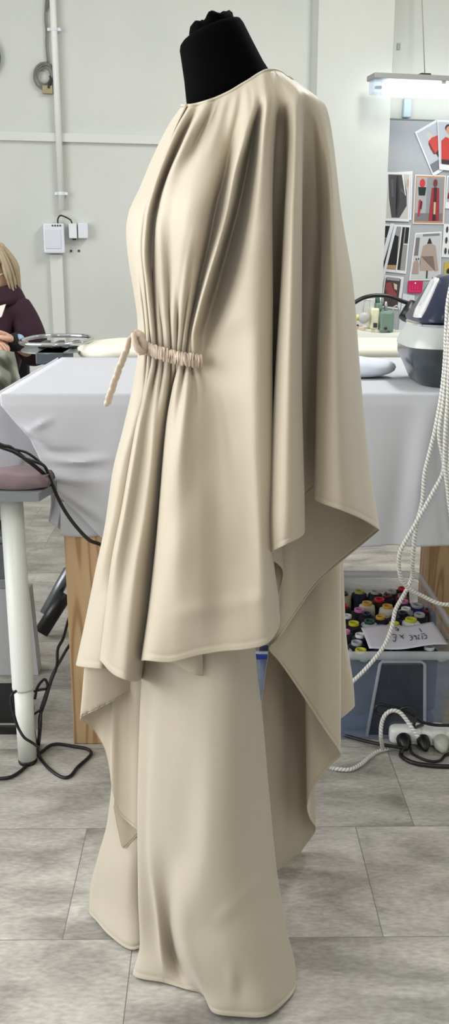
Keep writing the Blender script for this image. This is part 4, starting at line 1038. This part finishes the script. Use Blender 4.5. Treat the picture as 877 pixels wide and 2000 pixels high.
tube('drawer_outline', [Vector((-1.05, yP+.003, zt2-.012)), Vector((xs-.02, yP+.003, zt2-.012)), Vector((xs-.012, yP+.003, zt2-.02)), Vector((xs-.012, yP+.003, z15+.035))], .0015, DG, PU, raw=True, sides=6)
# black foot pedal
FP = thing('foot_pedal', Z(10, 1440, 0), 'black foot pedal with an added edge highlight on the floor at the left edge', 'foot pedal')
p = Z(36, 1436, 0); 
bm = bmesh.new(); add_box(bm, (p.x-.16, p.y, .001), (p.x, p.y+.13, .03), None, .006); bm_obj('base', bm, PLB, FP, False)
bm = bmesh.new(); add_prism(bm, [Vector((p.x-.155, p.y+.002, .032)), Vector((p.x-.155, p.y+.128, .032)), Vector((p.x-.155, p.y+.128, .09)), Vector((p.x-.155, p.y+.002, .05))], (.15, 0, 0)); fix(bm); bm_obj('treadle', bm, PLB, FP, False)
box('edge_highlight', (p.x-.155, p.y-.002, .031), (p.x-.005, p.y+.001, .037), CHR, FP)  # bright chrome strip standing in for the highlight on the pedal
# ------------------------------------------------------------------ black cables
CB = mat('black_rubber', (16, 16, 18), rough=.45)
def cable(name, pts, r, label, n=8):
    o = tube(name, pts, r, CB, None, n=n, sides=8); tag(o, label, 'cable'); return o
Ycb = 2.03
cable('power_cable', [U(-60,835,1.93), U(0,868,1.95), U(20,874,1.97), U(45,893,1.99), U(70,912,2.01), U(90,930,2.04), U(103,948,2.065), U(112,970,2.085), U(128,1000,2.09), U(150,1030,2.09), U(175,1055,2.09), U(200,1066,2.10), U(240,1100,2.12), U(250,1200,2.14)], .0046, 'thick black cable sagging across the front of the white cloth corner', 10)
cable('power_cable', [U(-60,848,1.93), U(0,873,1.95), U(25,882,1.965), U(48,895,1.98), U(72,903,1.99), U(88,912,2.02), U(100,940,2.055), U(108,960,2.075)], .0036, 'second black cable running beside the thick one at the left edge')
cable('power_cable', [U(-60,842,1.95), U(0,868,1.96), U(30,878,1.98), U(50,883,1.99), U(66,893,2.0), U(82,906,2.02)], .003, 'thin black cable arching above the thick ones beside the mauve fabric')
# floor cable tangle left
def Zp(L, z=.005): return [Z(x, y, z) for x, y in L]
cable('floor_cable', [U(160,1185,2.42), U(138,1200,2.38), U(124,1245,2.28), U(113,1268,2.22), U(111,1300,2.16), U(100,1330,2.13), U(88,1370,2.10), U(78,1400,2.09), U(77,1430,2.08)] + Zp([(74,1452),(73,1462),(66,1478),(50,1497),(30,1513),(8,1520),(-40,1521)]), .0042, 'black cable dropping from the ironing board and leaving at the left edge')
cable('floor_cable', [U(160,1235,2.40), U(136,1260,2.34), U(118,1290,2.25), U(104,1315,2.17), U(95,1340,2.13), U(84,1372,2.10), U(80,1388,2.09), U(79,1420,2.075)] + Zp([(76,1452),(74,1466),(82,1485),(100,1505),(122,1518),(138,1515),(152,1498),(172,1480),(178,1470),(168,1462),(140,1457),(113,1453),(96,1457),(82,1468),(72,1474)]), .0042, 'black cable ending in a closed loop on the floor beside the white leg')
cable('floor_cable', [U(31,1350,2.02), U(24,1356,2.0), U(21,1368,2.0), U(27,1395,2.0), U(35,1420,2.0), U(47,1440,1.99), U(62,1450,1.995), U(73,1458,2.03)], .0036, 'thin black cable curling around the front of the white table leg')
cable('floor_cable', [U(68,1365,2.12), U(72,1345,2.12), U(80,1332,2.12), U(88,1327,2.12), U(93,1338,2.12), U(90,1345,2.12), U(80,1347,2.12), U(66,1350,2.12)], .0036, 'small raised cable loop just right of the white table leg')
cable('floor_cable', [U(66,1395,2.09), U(74,1390,2.085), U(81,1385,2.085)], .003, 'short black cable end tied to the tangle by the white leg') 
cable('floor_cable', [U(65,1380,2.11), U(65,1410,2.09), U(68,1435,2.08)] + Zp([(72, 1455), (74, 1466)]), .003, 'thin black cable hanging close along the right side of the white leg')
# ------------------------------------------------------------------ thread box
bx = thing('storage_box', (.33, 2.45, 0), 'clear plastic storage box full of thread cones under the table', 'storage box')
PL = mat('clear_plastic', (150, 165, 195), rough=.25, alpha=.22, spec=.5); PLR = mat('clear_plastic_rim', (205, 210, 218), rough=.25, alpha=.42, spec=.5)
BX0, BX1, BY0, BY1, BZ = .06, .61, 2.155, 2.765, .27
def shell(z0, z1, ins0, ins1, th=.0035):
    bm = bmesh.new(); A = rrect((BX0+BX1)/2, (BY0+BY1)/2, (BX1-BX0)/2-ins0, (BY1-BY0)/2-ins0, .04, z0); B = rrect((BX0+BX1)/2, (BY0+BY1)/2, (BX1-BX0)/2-ins1, (BY1-BY0)/2-ins1, .045, z1)
    a = [bm.verts.new(p_) for p_ in A]; b = [bm.verts.new(p_) for p_ in B]; n = len(a)
    for k in range(n): bm.faces.new((a[k], a[(k+1) % n], b[(k+1) % n], b[k]))
    return bm, a
bm, a = shell(.004, BZ-.02, .035, .006); bm.faces.new(a[::-1])
o = bm_obj('body', bm, PL, bx, True, .003); autosmooth(o, 50)
bm, a = shell(BZ-.022, BZ, -.006, -.008); o = bm_obj('rim', bm, PLR, bx, True, .006)
# recessed front panel frame, front face leans outwards to the top
def ff(px, py): 
    # point on the front face
    for _ in range(1): pass
    r = ray(px, py); y0, y1 = BY0+.035, BY0+.006
    # plane from (y0, z=.004) to (y1, z=BZ-.02)
    k = (y1-y0)/(BZ-.024)
    t_ = (y0 + k*(H-.004))/(r.y-k*r.z)
    return Vector((r.x*t_, r.y*t_-.003, H+r.z*t_))
fr = [ff(716, 1436), ff(742, 1296), ff(746, 1291), ff(822, 1291), ff(829, 1296), ff(829, 1405), ff(829, 1436)]
tube('panel_frame', fr, .0042, PLR, bx, raw=True, sides=8)
bm = bmesh.new(); add_prism(bm, [ff(720, 1434), ff(745, 1298), ff(826, 1298), ff(826, 1434)], (0, .002, 0)); fix(bm)
bm_obj('label_recess', bm, mat('recess_dark_clear', (46, 50, 56), rough=.3, alpha=.5), bx, False)  # dark half-clear plate laid over the recess area
for px in (710, 862): lathe('rim_lug', [(.012, -.003), (.012, .003)], ff(px, 1285)+Vector((0, -.004, 0)), PLR, bx, 16, Matrix.Rotation(math.pi/2, 4, 'X'), sy=.6)
box('corner_clip', (BX0+.01, BY0-.014, BZ-.02), (BX0+.10, BY0-.004, BZ-.006), mat('blue_plastic', (24, 52, 130), rough=.4), bx, .003)['label'] = 'blue plastic clip'
# dark blue stuff at the bottom
bm = bmesh.new(); add_box(bm, (BX0+.05, BY0+.06, .012), (BX1-.05, BY1-.06, .05), None, .012)
o = bm_obj('folded_cloth', bm, mat('dark_blue_cloth', (38, 52, 88), rough=.9), None, True); tag(o, 'dark blue folded cloth at the bottom of the thread box', 'cloth')
cols = {'black': (14, 14, 18), 'navy': (18, 24, 52), 'cream': (212, 206, 190), 'beige': (176, 168, 140), 'blue': (22, 38, 110), 'silver': (190, 196, 204), 'red': (186, 20, 32), 'pink': (206, 120, 178), 'olive': (170, 168, 92), 'lime': (196, 196, 48), 'gold': (206, 160, 66), 'white': (224, 226, 230), 'grey': (168, 172, 176), 'green': (24, 66, 50), 'royal': (28, 56, 168), 'maroon': (90, 24, 36), 'mauve': (170, 110, 130)}
cones = [
 (702,1153,'olive','navy',1.25,'cone of navy thread with an olive yellow tube in the back row'), (733,1154,'grey','black',1.0,'cone of black thread with a grey tube, second in the back row'),
 (765,1153,'grey','black',1.1,'cone of black thread with a pale grey tube in the back row under the hose'), (671,1157,'green','beige',1.0,'cone of beige thread with a dark green tube beside the drape'),
 (741,1169,'red','black',1.25,'cone of black thread with a big bright red tube'), (806,1144,'red','black',.8,'small cone with a red tube at the far right corner'),
 (717,1176,'gold','cream',1.2,'cream thread cone with a gold tube, left of two'), (757,1182,'gold','cream',1.2,'cream thread cone with a gold tube, right of two'),
 (702,1189,'pink','black',1.2,'cone of black thread with a pink tube in the middle left'), (671,1181,'red','black',1.1,'cone with a red tube right against the drape'),
 (678,1201,'white','black',.85,'black cone with a narrow white ring near the drape'), (743,1203,'gold','black',.9,'black cone with a small gold ring in the middle'),
 (691,1215,'lime','black',1.2,'black cone with a lime yellow tube left of the note'), (719,1212,'green','silver',1.2,'silver grey cone with a dark green tube above the note'),
 (742,1222,'royal','white',1.0,'white cone with a blue tube tucked under the note'), (770,1216,'lime','white',1.1,'white cone with a yellow tube behind the hose'),
 (788,1172,'pink','black',1.1,'black cone with a pink tube right of the hose'), (793,1187,'white','grey',1.0,'grey cone with a white tube above the clear wrapped cone'),
 (803,1208,'lime','white',1.5,'clear wrapped white cone with a yellow core above the note'), (824,1185,'grey','blue',1.45,'fat blue thread cone with a pale grey tube'),
 (816,1164,'mauve','maroon',1.0,'maroon thread cone behind the fat blue one'), (841,1205,'grey','black',1.3,'black cone with a wide grey tube near the right wall'),
 (851,1220,'white','black',1.0,'black cone with a white tube at the note corner'), (864,1233,'royal','navy',1.3,'cone with a bright blue tube at the right wall'),
 (674,1231,'pink','black',1.1,'black cone with a pink tube beside the drape'), (703,1238,'white','navy',1.0,'navy cone with a white tube touching the note'),
 (697,1253,'grey','black',1.2,'black cone with a grey white tube near the front rim'), (705,1268,'lime','black',1.2,'black cone with a lime tube at the front rim'),
 (677,1262,'green','white',1.2,'white cone with a green core at the front left'), (868,1262,'white','black',1.0,'black cone with a white tube at the front right corner'),
 (655,1150,'grey','navy',1.0,'navy cone with a grey tube hidden behind the drape edge'), (775,1163,'maroon','navy',1.0,'navy cone between the pink and the pale grey tubes'),
 (722,1196,'navy','black',1.0,'plain black cone between the pink and gold tubes'),(757,1206,'navy','navy',1.0,'plain navy cone beside the small gold ring'),
 (780,1197,'navy','black',1.0,'plain black cone left of the clear wrapped cone'),(829,1222,'black','black',1.0,'plain black cone behind the note'),
 (660,1215,'olive','black',1.0,'black cone with an olive tube at the drape edge'),(846,1188,'maroon','black',1.0,'dark cone against the right wall'),(715,1230,'black','navy',1.0,'plain navy cone under the left of the note'),
 (745,1250,'navy','navy',1.0,'navy cone under the middle of the note'),(785,1245,'black','black',1.0,'black cone under the printed part of the note'),(825,1250,'navy','black',1.0,'black cone under the right of the note'),
]
placed = []
for px, py, rc, tc_, sc_, lab in cones:
    ztp = .232
    c = Z(px, py, ztp); R0 = .0235*(.8+.25*sc_)
    c.x = min(max(c.x, BX0+.066), BX1-.066); c.y = min(max(c.y, BY0+.06), BY1-.05)
    for _ in range(6):
        for (ox, oy, orr) in placed:
            d_ = math.hypot(c.x-ox, c.y-oy)
            if d_ < (R0+orr)*.93 and d_ > 1e-5:
                k_ = ((R0+orr)*.93-d_)/d_*.8; c.x += (c.x-ox)*k_; c.y += (c.y-oy)*k_
    placed.append((c.x, c.y, R0))
    e_ = thing('thread_cone', (c.x, c.y, .055), lab, 'thread cone', 'thread cones in the clear box')
    ztp2 = ztp
    lathe('thread', [(R0*.92, .055), (R0, .062), (R0*.99, ztp-.03), (R0*.9, ztp-.012), (R0*.6, ztp-.008)], (c.x, c.y, 0), mat('thread_'+tc_, cols[tc_], rough=.75, bump=.4, bscale=500), e_, 22)
    ri = .0125*(.7+.42*sc_)
    bm = bmesh.new(); c0 = Vector((c.x, c.y, 0)); prof = [(ri*.96, ztp-.03), (ri, ztp-.002), (ri*.97, ztp), (ri*.74, ztp), (ri*.70, ztp-.003), (ri*.6, ztp-.03)]
    add_lathe(bm, prof, c0, 22); fix(bm)
    bm_obj('tube_top', bm, mat('tube_'+rc, cols[rc], rough=.4), e_)
# note
NP = thing('paper_note', Z(790, 1240, .255), 'white handwritten note lying on the thread cones', 'note')
qd = [(705, 1226), (845, 1216), (875, 1260), (721, 1269)]
def nq(u, v, h):
    A, B, C_, D = [Vector(p_) for p_ in qd]; p_ = (A*(1-u)+B*u)*(1-v)+(D*(1-u)+C_*u)*v
    q_ = Z(p_[0], p_[1], .242); q_.z += h+.004*math.sin(u*7+v*2); return q_
bm = bmesh.new(); G = [[bm.verts.new(nq(i/24, j/10, 0)) for j in range(11)] for i in range(25)]
for i in range(24):
    for j in range(10): bm.faces.new((G[i][j], G[i+1][j], G[i+1][j+1], G[i][j+1]))
bm_obj('sheet', bm, mat('note_paper', (214, 214, 226), rough=.7), NP, True, .0006)
INK = mat('dark_ink', (45, 45, 58), rough=.6)
def stroke(pts, r=.0011):
    return smooth_path([nq(u, v, .0012) for u, v in pts], 4)
bm = bmesh.new()
def n_uv(zx, zy):      # from reading position to sheet coordinates
    px, py = 640+zx*.27, 1080+zy*.27
    best = None
    for i in range(41):
        for j in range(31):
            u, v = i/40, j/30; A, B, C_, D = [Vector(p_) for p_ in qd]; p_ = (A*(1-u)+B*u)*(1-v)+(D*(1-u)+C_*u)*v
            d_ = (p_[0]-px)**2+(p_[1]-py)**2
            if best is None or d_ < best[0]: best = (d_, u, v)
    return best[1], best[2]
for s_ in ([(485, 545), (500, 540), (512, 552), (505, 562)], [(495, 555), (512, 548)], [(470, 590), (490, 588), (490, 632), (468, 632)], [(478, 606), (490, 606)], [(525, 585), (545, 600), (548, 612)], [(530, 604), (545, 590)],
           [(665, 545), (672, 550), (678, 575)], [(590, 590), (605, 592), (607, 600)], [(598, 605), (612, 608), (612, 622), (600, 626)], [(625, 590), (640, 592)], [(625, 606), (640, 606), (638, 624)], [(652, 592), (668, 590)], [(655, 605), (652, 625), (668, 626)], [(678, 588), (700, 588)], [(680, 602), (684, 626)], [(692, 602), (716, 604), (714, 628), (696, 626)]):
    add_tube(bm, stroke([n_uv(*q_) for q_ in s_]), .0010, 6)
fix(bm); bm_obj('handwriting', bm, INK, NP, False)
# ------------------------------------------------------------------ power strip
PS = thing('power_strip', Z(815, 1465, 0), 'white power strip with black plugs on the floor before the thread box', 'power strip')
pA = Z(760, 1458, .0); WPm = mat('glossy_white', (232, 232, 230), rough=.3)
Mx = Matrix.Translation((pA.x, pA.y, 0)) @ Matrix.Rotation(-.10, 4, 'Z')
bm = bmesh.new(); add_box(bm, (0, 0, .003), (.34, .055, .05), Mx @ Matrix.Rotation(0, 4, 'X'), .014, 3)
o = bm_obj('housing', bm, WPm, PS, True); autosmooth(o, 60)
bm = bmesh.new()
for k in range(5): add_box(bm, (.045+.06*k, -.003, .012), (.085+.06*k, .05, .054), Mx, .012, 3)
o = bm_obj('socket_block', bm, WPm, PS, True)
def plug(x, m, r=.019, ln=.03):
    c = Mx @ Vector((x, -.002, .026)); Md = Matrix.Rotation(math.pi/2+.25, 4, 'X')
    lathe('plug', [(r*.9, -.004), (r, .0), (r*.95, ln*.6), (r*.6, ln), (r*.3, ln+.01)], c, m, PS, 18, Md)
plug(.035, PLB); plug(.085, PLB, .017); plug(.13, mat('translucent_plug', (196, 196, 186), rough=.3, alpha=.85), .021); plug(.175, PLB, .018)
cable('floor_cable', [Z(600, 1412, .02), Z(640, 1424, .015), Z(664, 1433, .012), Z(700, 1444, .012), Z(740, 1453, .02), Mx @ Vector((.03, -.04, .02))], .0046, 'black cable running from behind the drape to the first plug')
cable('floor_cable', [Mx @ Vector((.035, -.035, .02))] + Zp([(783,1474),(794,1484),(812,1491),(840,1495),(877,1497),(930,1496)], .006), .0056, 'thick black cable leading from the first plug to the right edge')
cable('floor_cable', [Mx @ Vector((.05, -.03, .02))] + Zp([(805,1471),(822,1481),(842,1487),(860,1485),(872,1474)], .005) + [Mx @ Vector((.175, -.04, .02))], .0035, 'thin black cable bowing between two plugs of the power strip')
cable('floor_cable', [U(940,1420,2.12), U(880,1417,2.12), U(850,1416,2.12), U(825,1410,2.12), U(806,1396,2.11), U(785,1386,2.11), U(762,1380,2.11), U(742,1376,2.11), U(733,1383,2.11), U(736,1393,2.11), U(752,1397,2.105), U(775,1390,2.10), U(790,1382,2.095), U(803,1384,2.09), U(812,1400,2.085), U(808,1420,2.08), Mx @ Vector((.085, .02, .056))], .0042, 'black cable looped over in front of the box recess above the power strip')
hose('steam_hose', [Z(748,1464,.007), U(744,1440,2.08), U(745,1415,2.08), U(752,1397,2.08), U(765,1388,2.08), U(780,1391,2.075), U(793,1405,2.065), U(806,1424,2.05), U(817,1440,2.04)], .005, 'short white braided cord arching over the left end of the power strip')
# ------------------------------------------------------------------ seated woman
PY = 3.95
PERS = thing('person', (-.98, PY, 0), 'seated woman in a maroon jacket and glasses sewing a grey green garment', 'person')
SKIN = mat('skin', (206, 164, 142), rough=.55); JKT = mat('maroon_cloth', (42, 9, 28), rough=.85, bump=.3, bscale=150); HAIR = mat('blond_hair', (168, 150, 124), rough=.6, bump=.6, bscale=220)
def skinned(name, verts, edges, radii, m, parent, sub=2, root=0):
    me = bpy.data.meshes.new(name); me.from_pydata([tuple(v) for v in verts], edges, []); me.materials.append(m)
    o = bpy.data.objects.new(name, me); COL.objects.link(o)
    md = o.modifiers.new('skin', 'SKIN'); md.use_smooth_shade = True
    for i, r in enumerate(radii):
        sv = me.skin_vertices[0].data[i]; sv.radius = r if isinstance(r, tuple) else (r, r); sv.use_root = (i == root)
    s = o.modifiers.new('sub', 'SUBSURF'); s.levels = sub; s.render_levels = sub
    if parent: o.parent = parent; o.matrix_parent_inverse = Matrix.Translation(parent.location).inverted()
    return o
def P(px, py, dy=0): return U(px, py, PY+dy)
hip = P(-50, 790, .05); hip.z = .50
chest = P(-8, 645, .02); neckb = P(-6, 590, 0); headc = P(-15, 541, -.01)
shR = P(42, 606, -.02); elR = P(62, 688, -.05); wrR = P(34, 672, -.16)
shL = P(-66, 612, -.05); elL = P(-85, 690, -.12); wrL = P(-36, 668, -.2)
kneeR = P(-5, 800, -.42); kneeR.z = .52; kneeL = P(-40, 800, -.45); kneeL.z = .52
ftR = Vector((kneeR.x-.12, kneeR.y+.05, .08)); ftL = Vector((kneeL.x-.02, kneeL.y+.05, .08))
toR = ftR+Vector((-.02, -.15, -.04)); toL = ftL+Vector((-.02, -.15, -.04))
V_ = [hip, (hip+chest)/2, chest, neckb, P(-9, 572, -.02), shR, elR, wrR, shL, elL, wrL, kneeR, ftR, toR, kneeL, ftL, toL]
E_ = [(0, 1), (1, 2), (2, 3), (3, 4), (2, 5), (5, 6), (6, 7), (2, 8), (8, 9), (9, 10), (0, 11), (11, 12), (12, 13), (0, 14), (14, 15), (15, 16)]
Rd = [(.15, .12), (.12, .10), (.13, .10), .055, .052, .055, .042, .028, .055, .042, .028, .07, .045, .035, .07, .045, .035]
skinned('body', V_, E_, Rd, SKIN, PERS)
def mvv(a, b, t_): return a.lerp(b, t_)
# head: shaped ovoid, facing left and down
bm = bmesh.new(); bmesh.ops.create_uvsphere(bm, u_segments=40, v_segments=28, radius=1)
Rh = Matrix.Rotation(math.radians(58), 4, 'Z') @ Matrix.Rotation(math.radians(-16), 4, 'Y')
for v in bm.verts:
    x, y, z = v.co
    # -x is the face
    X = x*.098; Y_ = y*.074; Z_ = z*.118
    if x < 0: X *= .98; 
    if z < -.3 and x < .1: X -= .008*(-z-.3)*2; Y_ *= 1-.35*(-z-.3)
    if z < -.2 and x > 0: X *= 1-.5*(-z-.2)
    # nose
    X -= .026*math.exp(-((y/.22)**2+((z+.12)/.16)**2))*(x < 0)
    # eye sockets
    X += .010*math.exp(-(((abs(y)-.38)/.2)**2+((z-.08)/.13)**2))*(x < 0)
    # mouth and chin
    X -= .006*math.exp(-((y/.3)**2+((z+.5)/.07)**2))*(x < 0); X -= .010*math.exp(-((y/.35)**2+((z+.85)/.2)**2))*(x < 0)
    v.co = Rh @ Vector((X, Y_, Z_)) + headc
fix(bm); bm_obj('head', bm, SKIN, PERS)
def hp(x, y, z): return Rh @ Vector((x, y, z)) + headc
for s_ in (-1, 1):
    lathe('eye', [(.002, -.010), (.008, -.006), (.0105, 0), (.008, .006), (.002, .010)], hp(-.083, s_*.030, .01), mat('eye_white', (225, 220, 215), rough=.2), PERS, 12)
    lathe('ear', [(.004, -.028), (.012, -.015), (.016, .008), (.012, .024), (.004, .03)], hp(.012, s_*.073, -.005), SKIN, PERS, 14, sy=.5)
bm = bmesh.new(); add_box(bm, (-.1035, -.018, -.062), (-.092, .018, -.054), Matrix.Translation(headc) @ Rh, .003); bm_obj('mouth', bm, mat('lips', (160, 90, 85), rough=.5), PERS)
# hair: shell over the skull falling to the jaw
bm = bmesh.new(); bmesh.ops.create_uvsphere(bm, u_segments=64, v_segments=32, radius=1)
rm = [v for v in bm.verts if (v.co.x < .0 and v.co.z < .42) or (v.co.x < -.55 and v.co.z < .6) or (v.co.z < -.6)]
bmesh.ops.delete(bm, geom=rm, context='VERTS')
for v in bm.verts:
    x, y, z = v.co; a = math.atan2(y, x)
    w = 1+.03*math.sin(a*17)+.02*math.sin(a*29+z*5)
    low = max(0, -z)
    v.co = Rh @ Vector((x*.112*w+.006*low, y*.088*w*(1+.1*low), z*.128-.035*low*low)) + headc
o = bm_obj('hair', bm, HAIR, PERS, True, .012)
bm = bmesh.new(); rr = random.Random(11)
for k in range(46):
    a = rr.uniform(-1.7, 1.7); r_ = rr.uniform(.95, 1.08)
    top = hp(.05*math.cos(a)+.02, .06*math.sin(a), .118)
    mid = hp(.112*math.cos(a)*r_, .09*math.sin(a)*r_, .03)
    lo = hp(.10*math.cos(a)*r_-.004, .094*math.sin(a)*r_, -.07-rr.uniform(0, .045))
    add_tube(bm, smooth_path([top, mid, lo], 6), [.009]*8+[.006, .005, .004, .003, .002], 5)
fix(bm); bm_obj('hair_strands', bm, HAIR, PERS)
# glasses
GLS = mat('dark_glasses', (26, 24, 26), rough=.3)
G_ = thing('glasses', hp(-.09, 0, .01), 'dark framed glasses with a pale temple worn by the seated woman', 'glasses')
for s_ in (-1, 1):
    pts = [hp(-.108, s_*.033+.023*math.cos(t_), .008+.018*math.sin(t_)) for t_ in np.linspace(0, 2*math.pi, 21)]
    tube('lens_rim', pts, .0026, GLS, G_, raw=True, sides=6)
    tube('temple', [hp(-.105, s_*.056, .014), hp(-.05, s_*.077, .018), hp(.0, s_*.084, .02)], .003, mat('pale_temple', (214, 206, 200), rough=.3), G_, raw=True, sides=6)
tube('bridge', [hp(-.110, -.01, .012), hp(-.112, 0, .016), hp(-.110, .01, .012)], .0024, GLS, G_, raw=True, sides=6)
skinned('trousers', [hip+Vector((0, 0, .02)), kneeR, mvv(kneeR, ftR, .85), kneeL, mvv(kneeL, ftL, .85)], [(0, 1), (1, 2), (0, 3), (3, 4)], [(.17, .14), .085, .07, .085, .07], mat('dark_trousers', (40, 42, 48), rough=.9), PERS)
for f_, t_ in ((ftR, toR), (ftL, toL)): skinned('shoe', [f_+Vector((0, .02, -.02)), t_+Vector((0, 0, .02)), t_+Vector((-.01, -.06, .01))], [(0, 1), (1, 2)], [.05, .045, .035], PLB, PERS)
# jacket
def mv(a, b, t_): return a.lerp(b, t_)
up = Vector((0, 0, .01))
Vj = [mv(hip, chest, .25), mv(hip, chest, .65), chest, neckb-Vector((0, 0, .015)), shR+Vector((0, 0, -.005)), mv(shR, elR, .5)+Vector((.012, 0, 0)), elR+Vector((.012, 0, -.01)), mv(elR, wrR, .35)+Vector((.0, 0, -.03)), shL, mv(shL, elL, .5), elL, mv(elL, wrL, .5)]
Ej = [(0, 1), (1, 2), (2, 3), (2, 4), (4, 5), (5, 6), (6, 7), (2, 8), (8, 9), (9, 10), (10, 11)]
Rj = [(.165, .135), (.15, .13), (.15, .12), (.075, .07), (.072, .072), (.075, .075), (.074, .08), (.06, .065), .072, .07, .066, .05]
skinned('jacket', Vj, Ej, Rj, JKT, PERS)
bm = bmesh.new(); G = []
for k in range(33):
    a = 2*math.pi*k/32*.82-math.pi*.82+math.pi*0+.55
    rr_ = .082; c = neckb+Vector((0, 0, .012))
    G.append([bm.verts.new(c+Vector((rr_*math.cos(a)*(1+.5*j/4), rr_*math.sin(a)*(1+.3*j/4), .042-.075*(j/4)**1.5-.02*math.cos(a)*-1))) for j in range(5)])
for i in range(32):
    for j in range(4): bm.faces.new((G[i][j], G[i+1][j], G[i+1][j+1], G[i][j+1]))
bm_obj('collar', bm, JKT, PERS, True, .006)
bm = bmesh.new(); A = P(-14, 596, -.13); B = P(10, 592, -.125); add_prism(bm, [P(-10, 600, -.135), P(11, 594, -.13), P(3, 618, -.15), P(-10, 628, -.155)], (0, .01, 0)); fix(bm); bm_obj('shirt', bm, mat('light_shirt', (214, 206, 196), rough=.8), PERS, False)
# hand with fingers
def hand(w, d, side):
    d = d.normalized(); s_ = d.cross(Vector((0, 0, 1))).normalized()*side; dn = Vector((0, 0, -1))
    pal = w+d*.05
    pm_ = skinned('palm', [w-d*.02, w, w+d*.04, w+d*.075], [(0, 1), (1, 2), (2, 3)], [(.026, .024), (.026, .022), (.036, .018), (.036, .015)], SKIN, PERS)
    for k, (o_, l_) in enumerate(((-.027, .068), (-.009, .076), (.009, .072), (.026, .056))):
        b_ = w+d*.07+s_*o_; p1 = b_+d*l_*.45+dn*.010; p2 = p1+d*l_*.28+dn*l_*.28; p3 = p2+dn*l_*.25+d*l_*.05
        skinned('finger', [b_-d*.02, b_, p1, p2, p3], [(0, 1), (1, 2), (2, 3), (3, 4)], [.010, .0105, .0098, .009, .0078], SKIN, pm_, 1)
    b_ = w+d*.02-s_*.028; skinned('thumb', [b_, b_+d*.03-s_*.016+dn*.01, b_+d*.055-s_*.012+dn*.02, b_+d*.075-s_*.004+dn*.024], [(0, 1), (1, 2), (2, 3)], [.014, .0125, .011, .009], SKIN, pm_, 1)
hand(P(28, 668, -.17), P(0, 650, -.2)-P(28, 668, -.17), 1)
hand(wrL, P(-10, 668, -.23)-wrL, -1)
wc = P(36, 664, -.175)
o = lathe('wrist_pincushion', [(.008, -.018), (.02, -.012), (.026, .0), (.02, .012), (.006, .018)], wc, mat('pale_blue_cloth', (150, 180, 210), rough=.7, vary=.2, vscale=60), None, 20, Matrix.Rotation(1.1, 4, 'X')); tag(o, 'pale blue pincushion strapped to the wrist of the seated woman', 'pincushion')
bm = bmesh.new(); add_lathe(bm, [(.036, -.022), (.038, 0), (.034, .022)], P(31, 668, -.165), 20, M=Matrix.Rotation(1.2, 4, 'Y')); fix(bm); bm_obj('cuff', bm, mat('black_cuff', (14, 13, 16), rough=.8), PERS)
# garment on her lap
GG = mat('grey_green_cloth', (138, 141, 128), rough=.9, bump=.2, bscale=80)
bm = bmesh.new(); G = []
for i in range(45):
    row = []; u = i/44
    for j in range(41):
        v = j/40
        px = -120+172*u-10*v*(1-u); px = min(px, 27+30*v+ 4*math.sin(v*9)) if u > .7 else px
        py = 668+120*v+(20*math.sin(u*3.0-1.6))
        px2 = -120+(147+28*v)*u
        dpt = -.25-.13*v+.03*math.sin(u*13+v*5)+.018*math.sin(u*27-v*9)+.015*math.sin(v*17+u*4)
        row.append(bm.verts.new(P(px2, py, dpt)))
    G.append(row)
for i in range(44):
    for j in range(40): bm.faces.new((G[i][j], G[i+1][j], G[i+1][j+1], G[i][j+1]))
o = bm_obj('garment', bm, GG, None, True, .004); tag(o, 'grey green garment in work across the lap of the seated woman', 'garment')
# chair below her
CH = thing('work_chair', (hip.x, PY+.05, 0), 'dark four legged work chair under the seated woman', 'chair')
bm = bmesh.new(); add_box(bm, (hip.x-.22, PY-.2, .33), (hip.x+.22, PY+.24, .385), None, .02); bm_obj('seat', bm, PLB, CH, True)
bm = bmesh.new(); add_box(bm, (hip.x-.2, PY+.27, .50), (hip.x+.2, PY+.30, .80), None, .012); bm_obj('backrest', bm, PLB, CH, True)
tube('back_support', [Vector((hip.x, PY+.2, .34)), Vector((hip.x, PY+.33, .36)), Vector((hip.x, PY+.315, .6))], .014, PLB, CH)
for sx_, sy_ in ((-1, -1), (1, -1), (-1, 1), (1, 1)): tube('leg', [Vector((hip.x+.10*sx_, PY+.03+.12*sy_, .335)), Vector((hip.x+.13*sx_, PY+.03+.15*sy_, .002))], .013, GM, CH, raw=True)
# ------------------------------------------------------------------ light
wd = bpy.data.worlds.new('world'); C.world = wd; wd.use_nodes = True
wd.node_tree.nodes['Background'].inputs['Color'].default_value = (.86, .93, 1, 1); wd.node_tree.nodes['Background'].inputs['Strength'].default_value = 1.0
def area(name, loc, rot, sx, sy, pw, col=(1, 1, 1)):
    l = bpy.data.lights.new(name, 'AREA'); l.shape = 'RECTANGLE'; l.size = sx; l.size_y = sy; l.energy = pw; l.color = col
    o = bpy.data.objects.new(name, l); COL.objects.link(o); o.location = loc; o.rotation_euler = rot; return o
area('daylight_window_1', (XL+.02, -.5, 1.85), (0, -math.pi/2, 0), 1.9, 2.1, 60, (.97, .985, 1))
area('daylight_window_2', (XL+.02, 2.1, 1.85), (0, -math.pi/2, 0), 1.9, 2.5, 86, (.97, .985, 1))
area('added_fill_light_1', (.3, -1.0, ZC-.03), (0, 0, 0), .3, 1.4, 24, (1, .98, .95))  # unseen lamp added behind the camera as front fill
area('added_fill_light_2', (1.2, 3.5, ZC-.03), (0, 0, 0), .3, 1.4, 64, (1, .99, .97))  # unseen lamp added to brighten the back of the room
C.view_settings.view_transform = 'Standard'; C.view_settings.look = 'None'; C.view_settings.gamma = 1; C.view_settings.exposure = 0.0
C.view_settings.use_curve_mapping = False
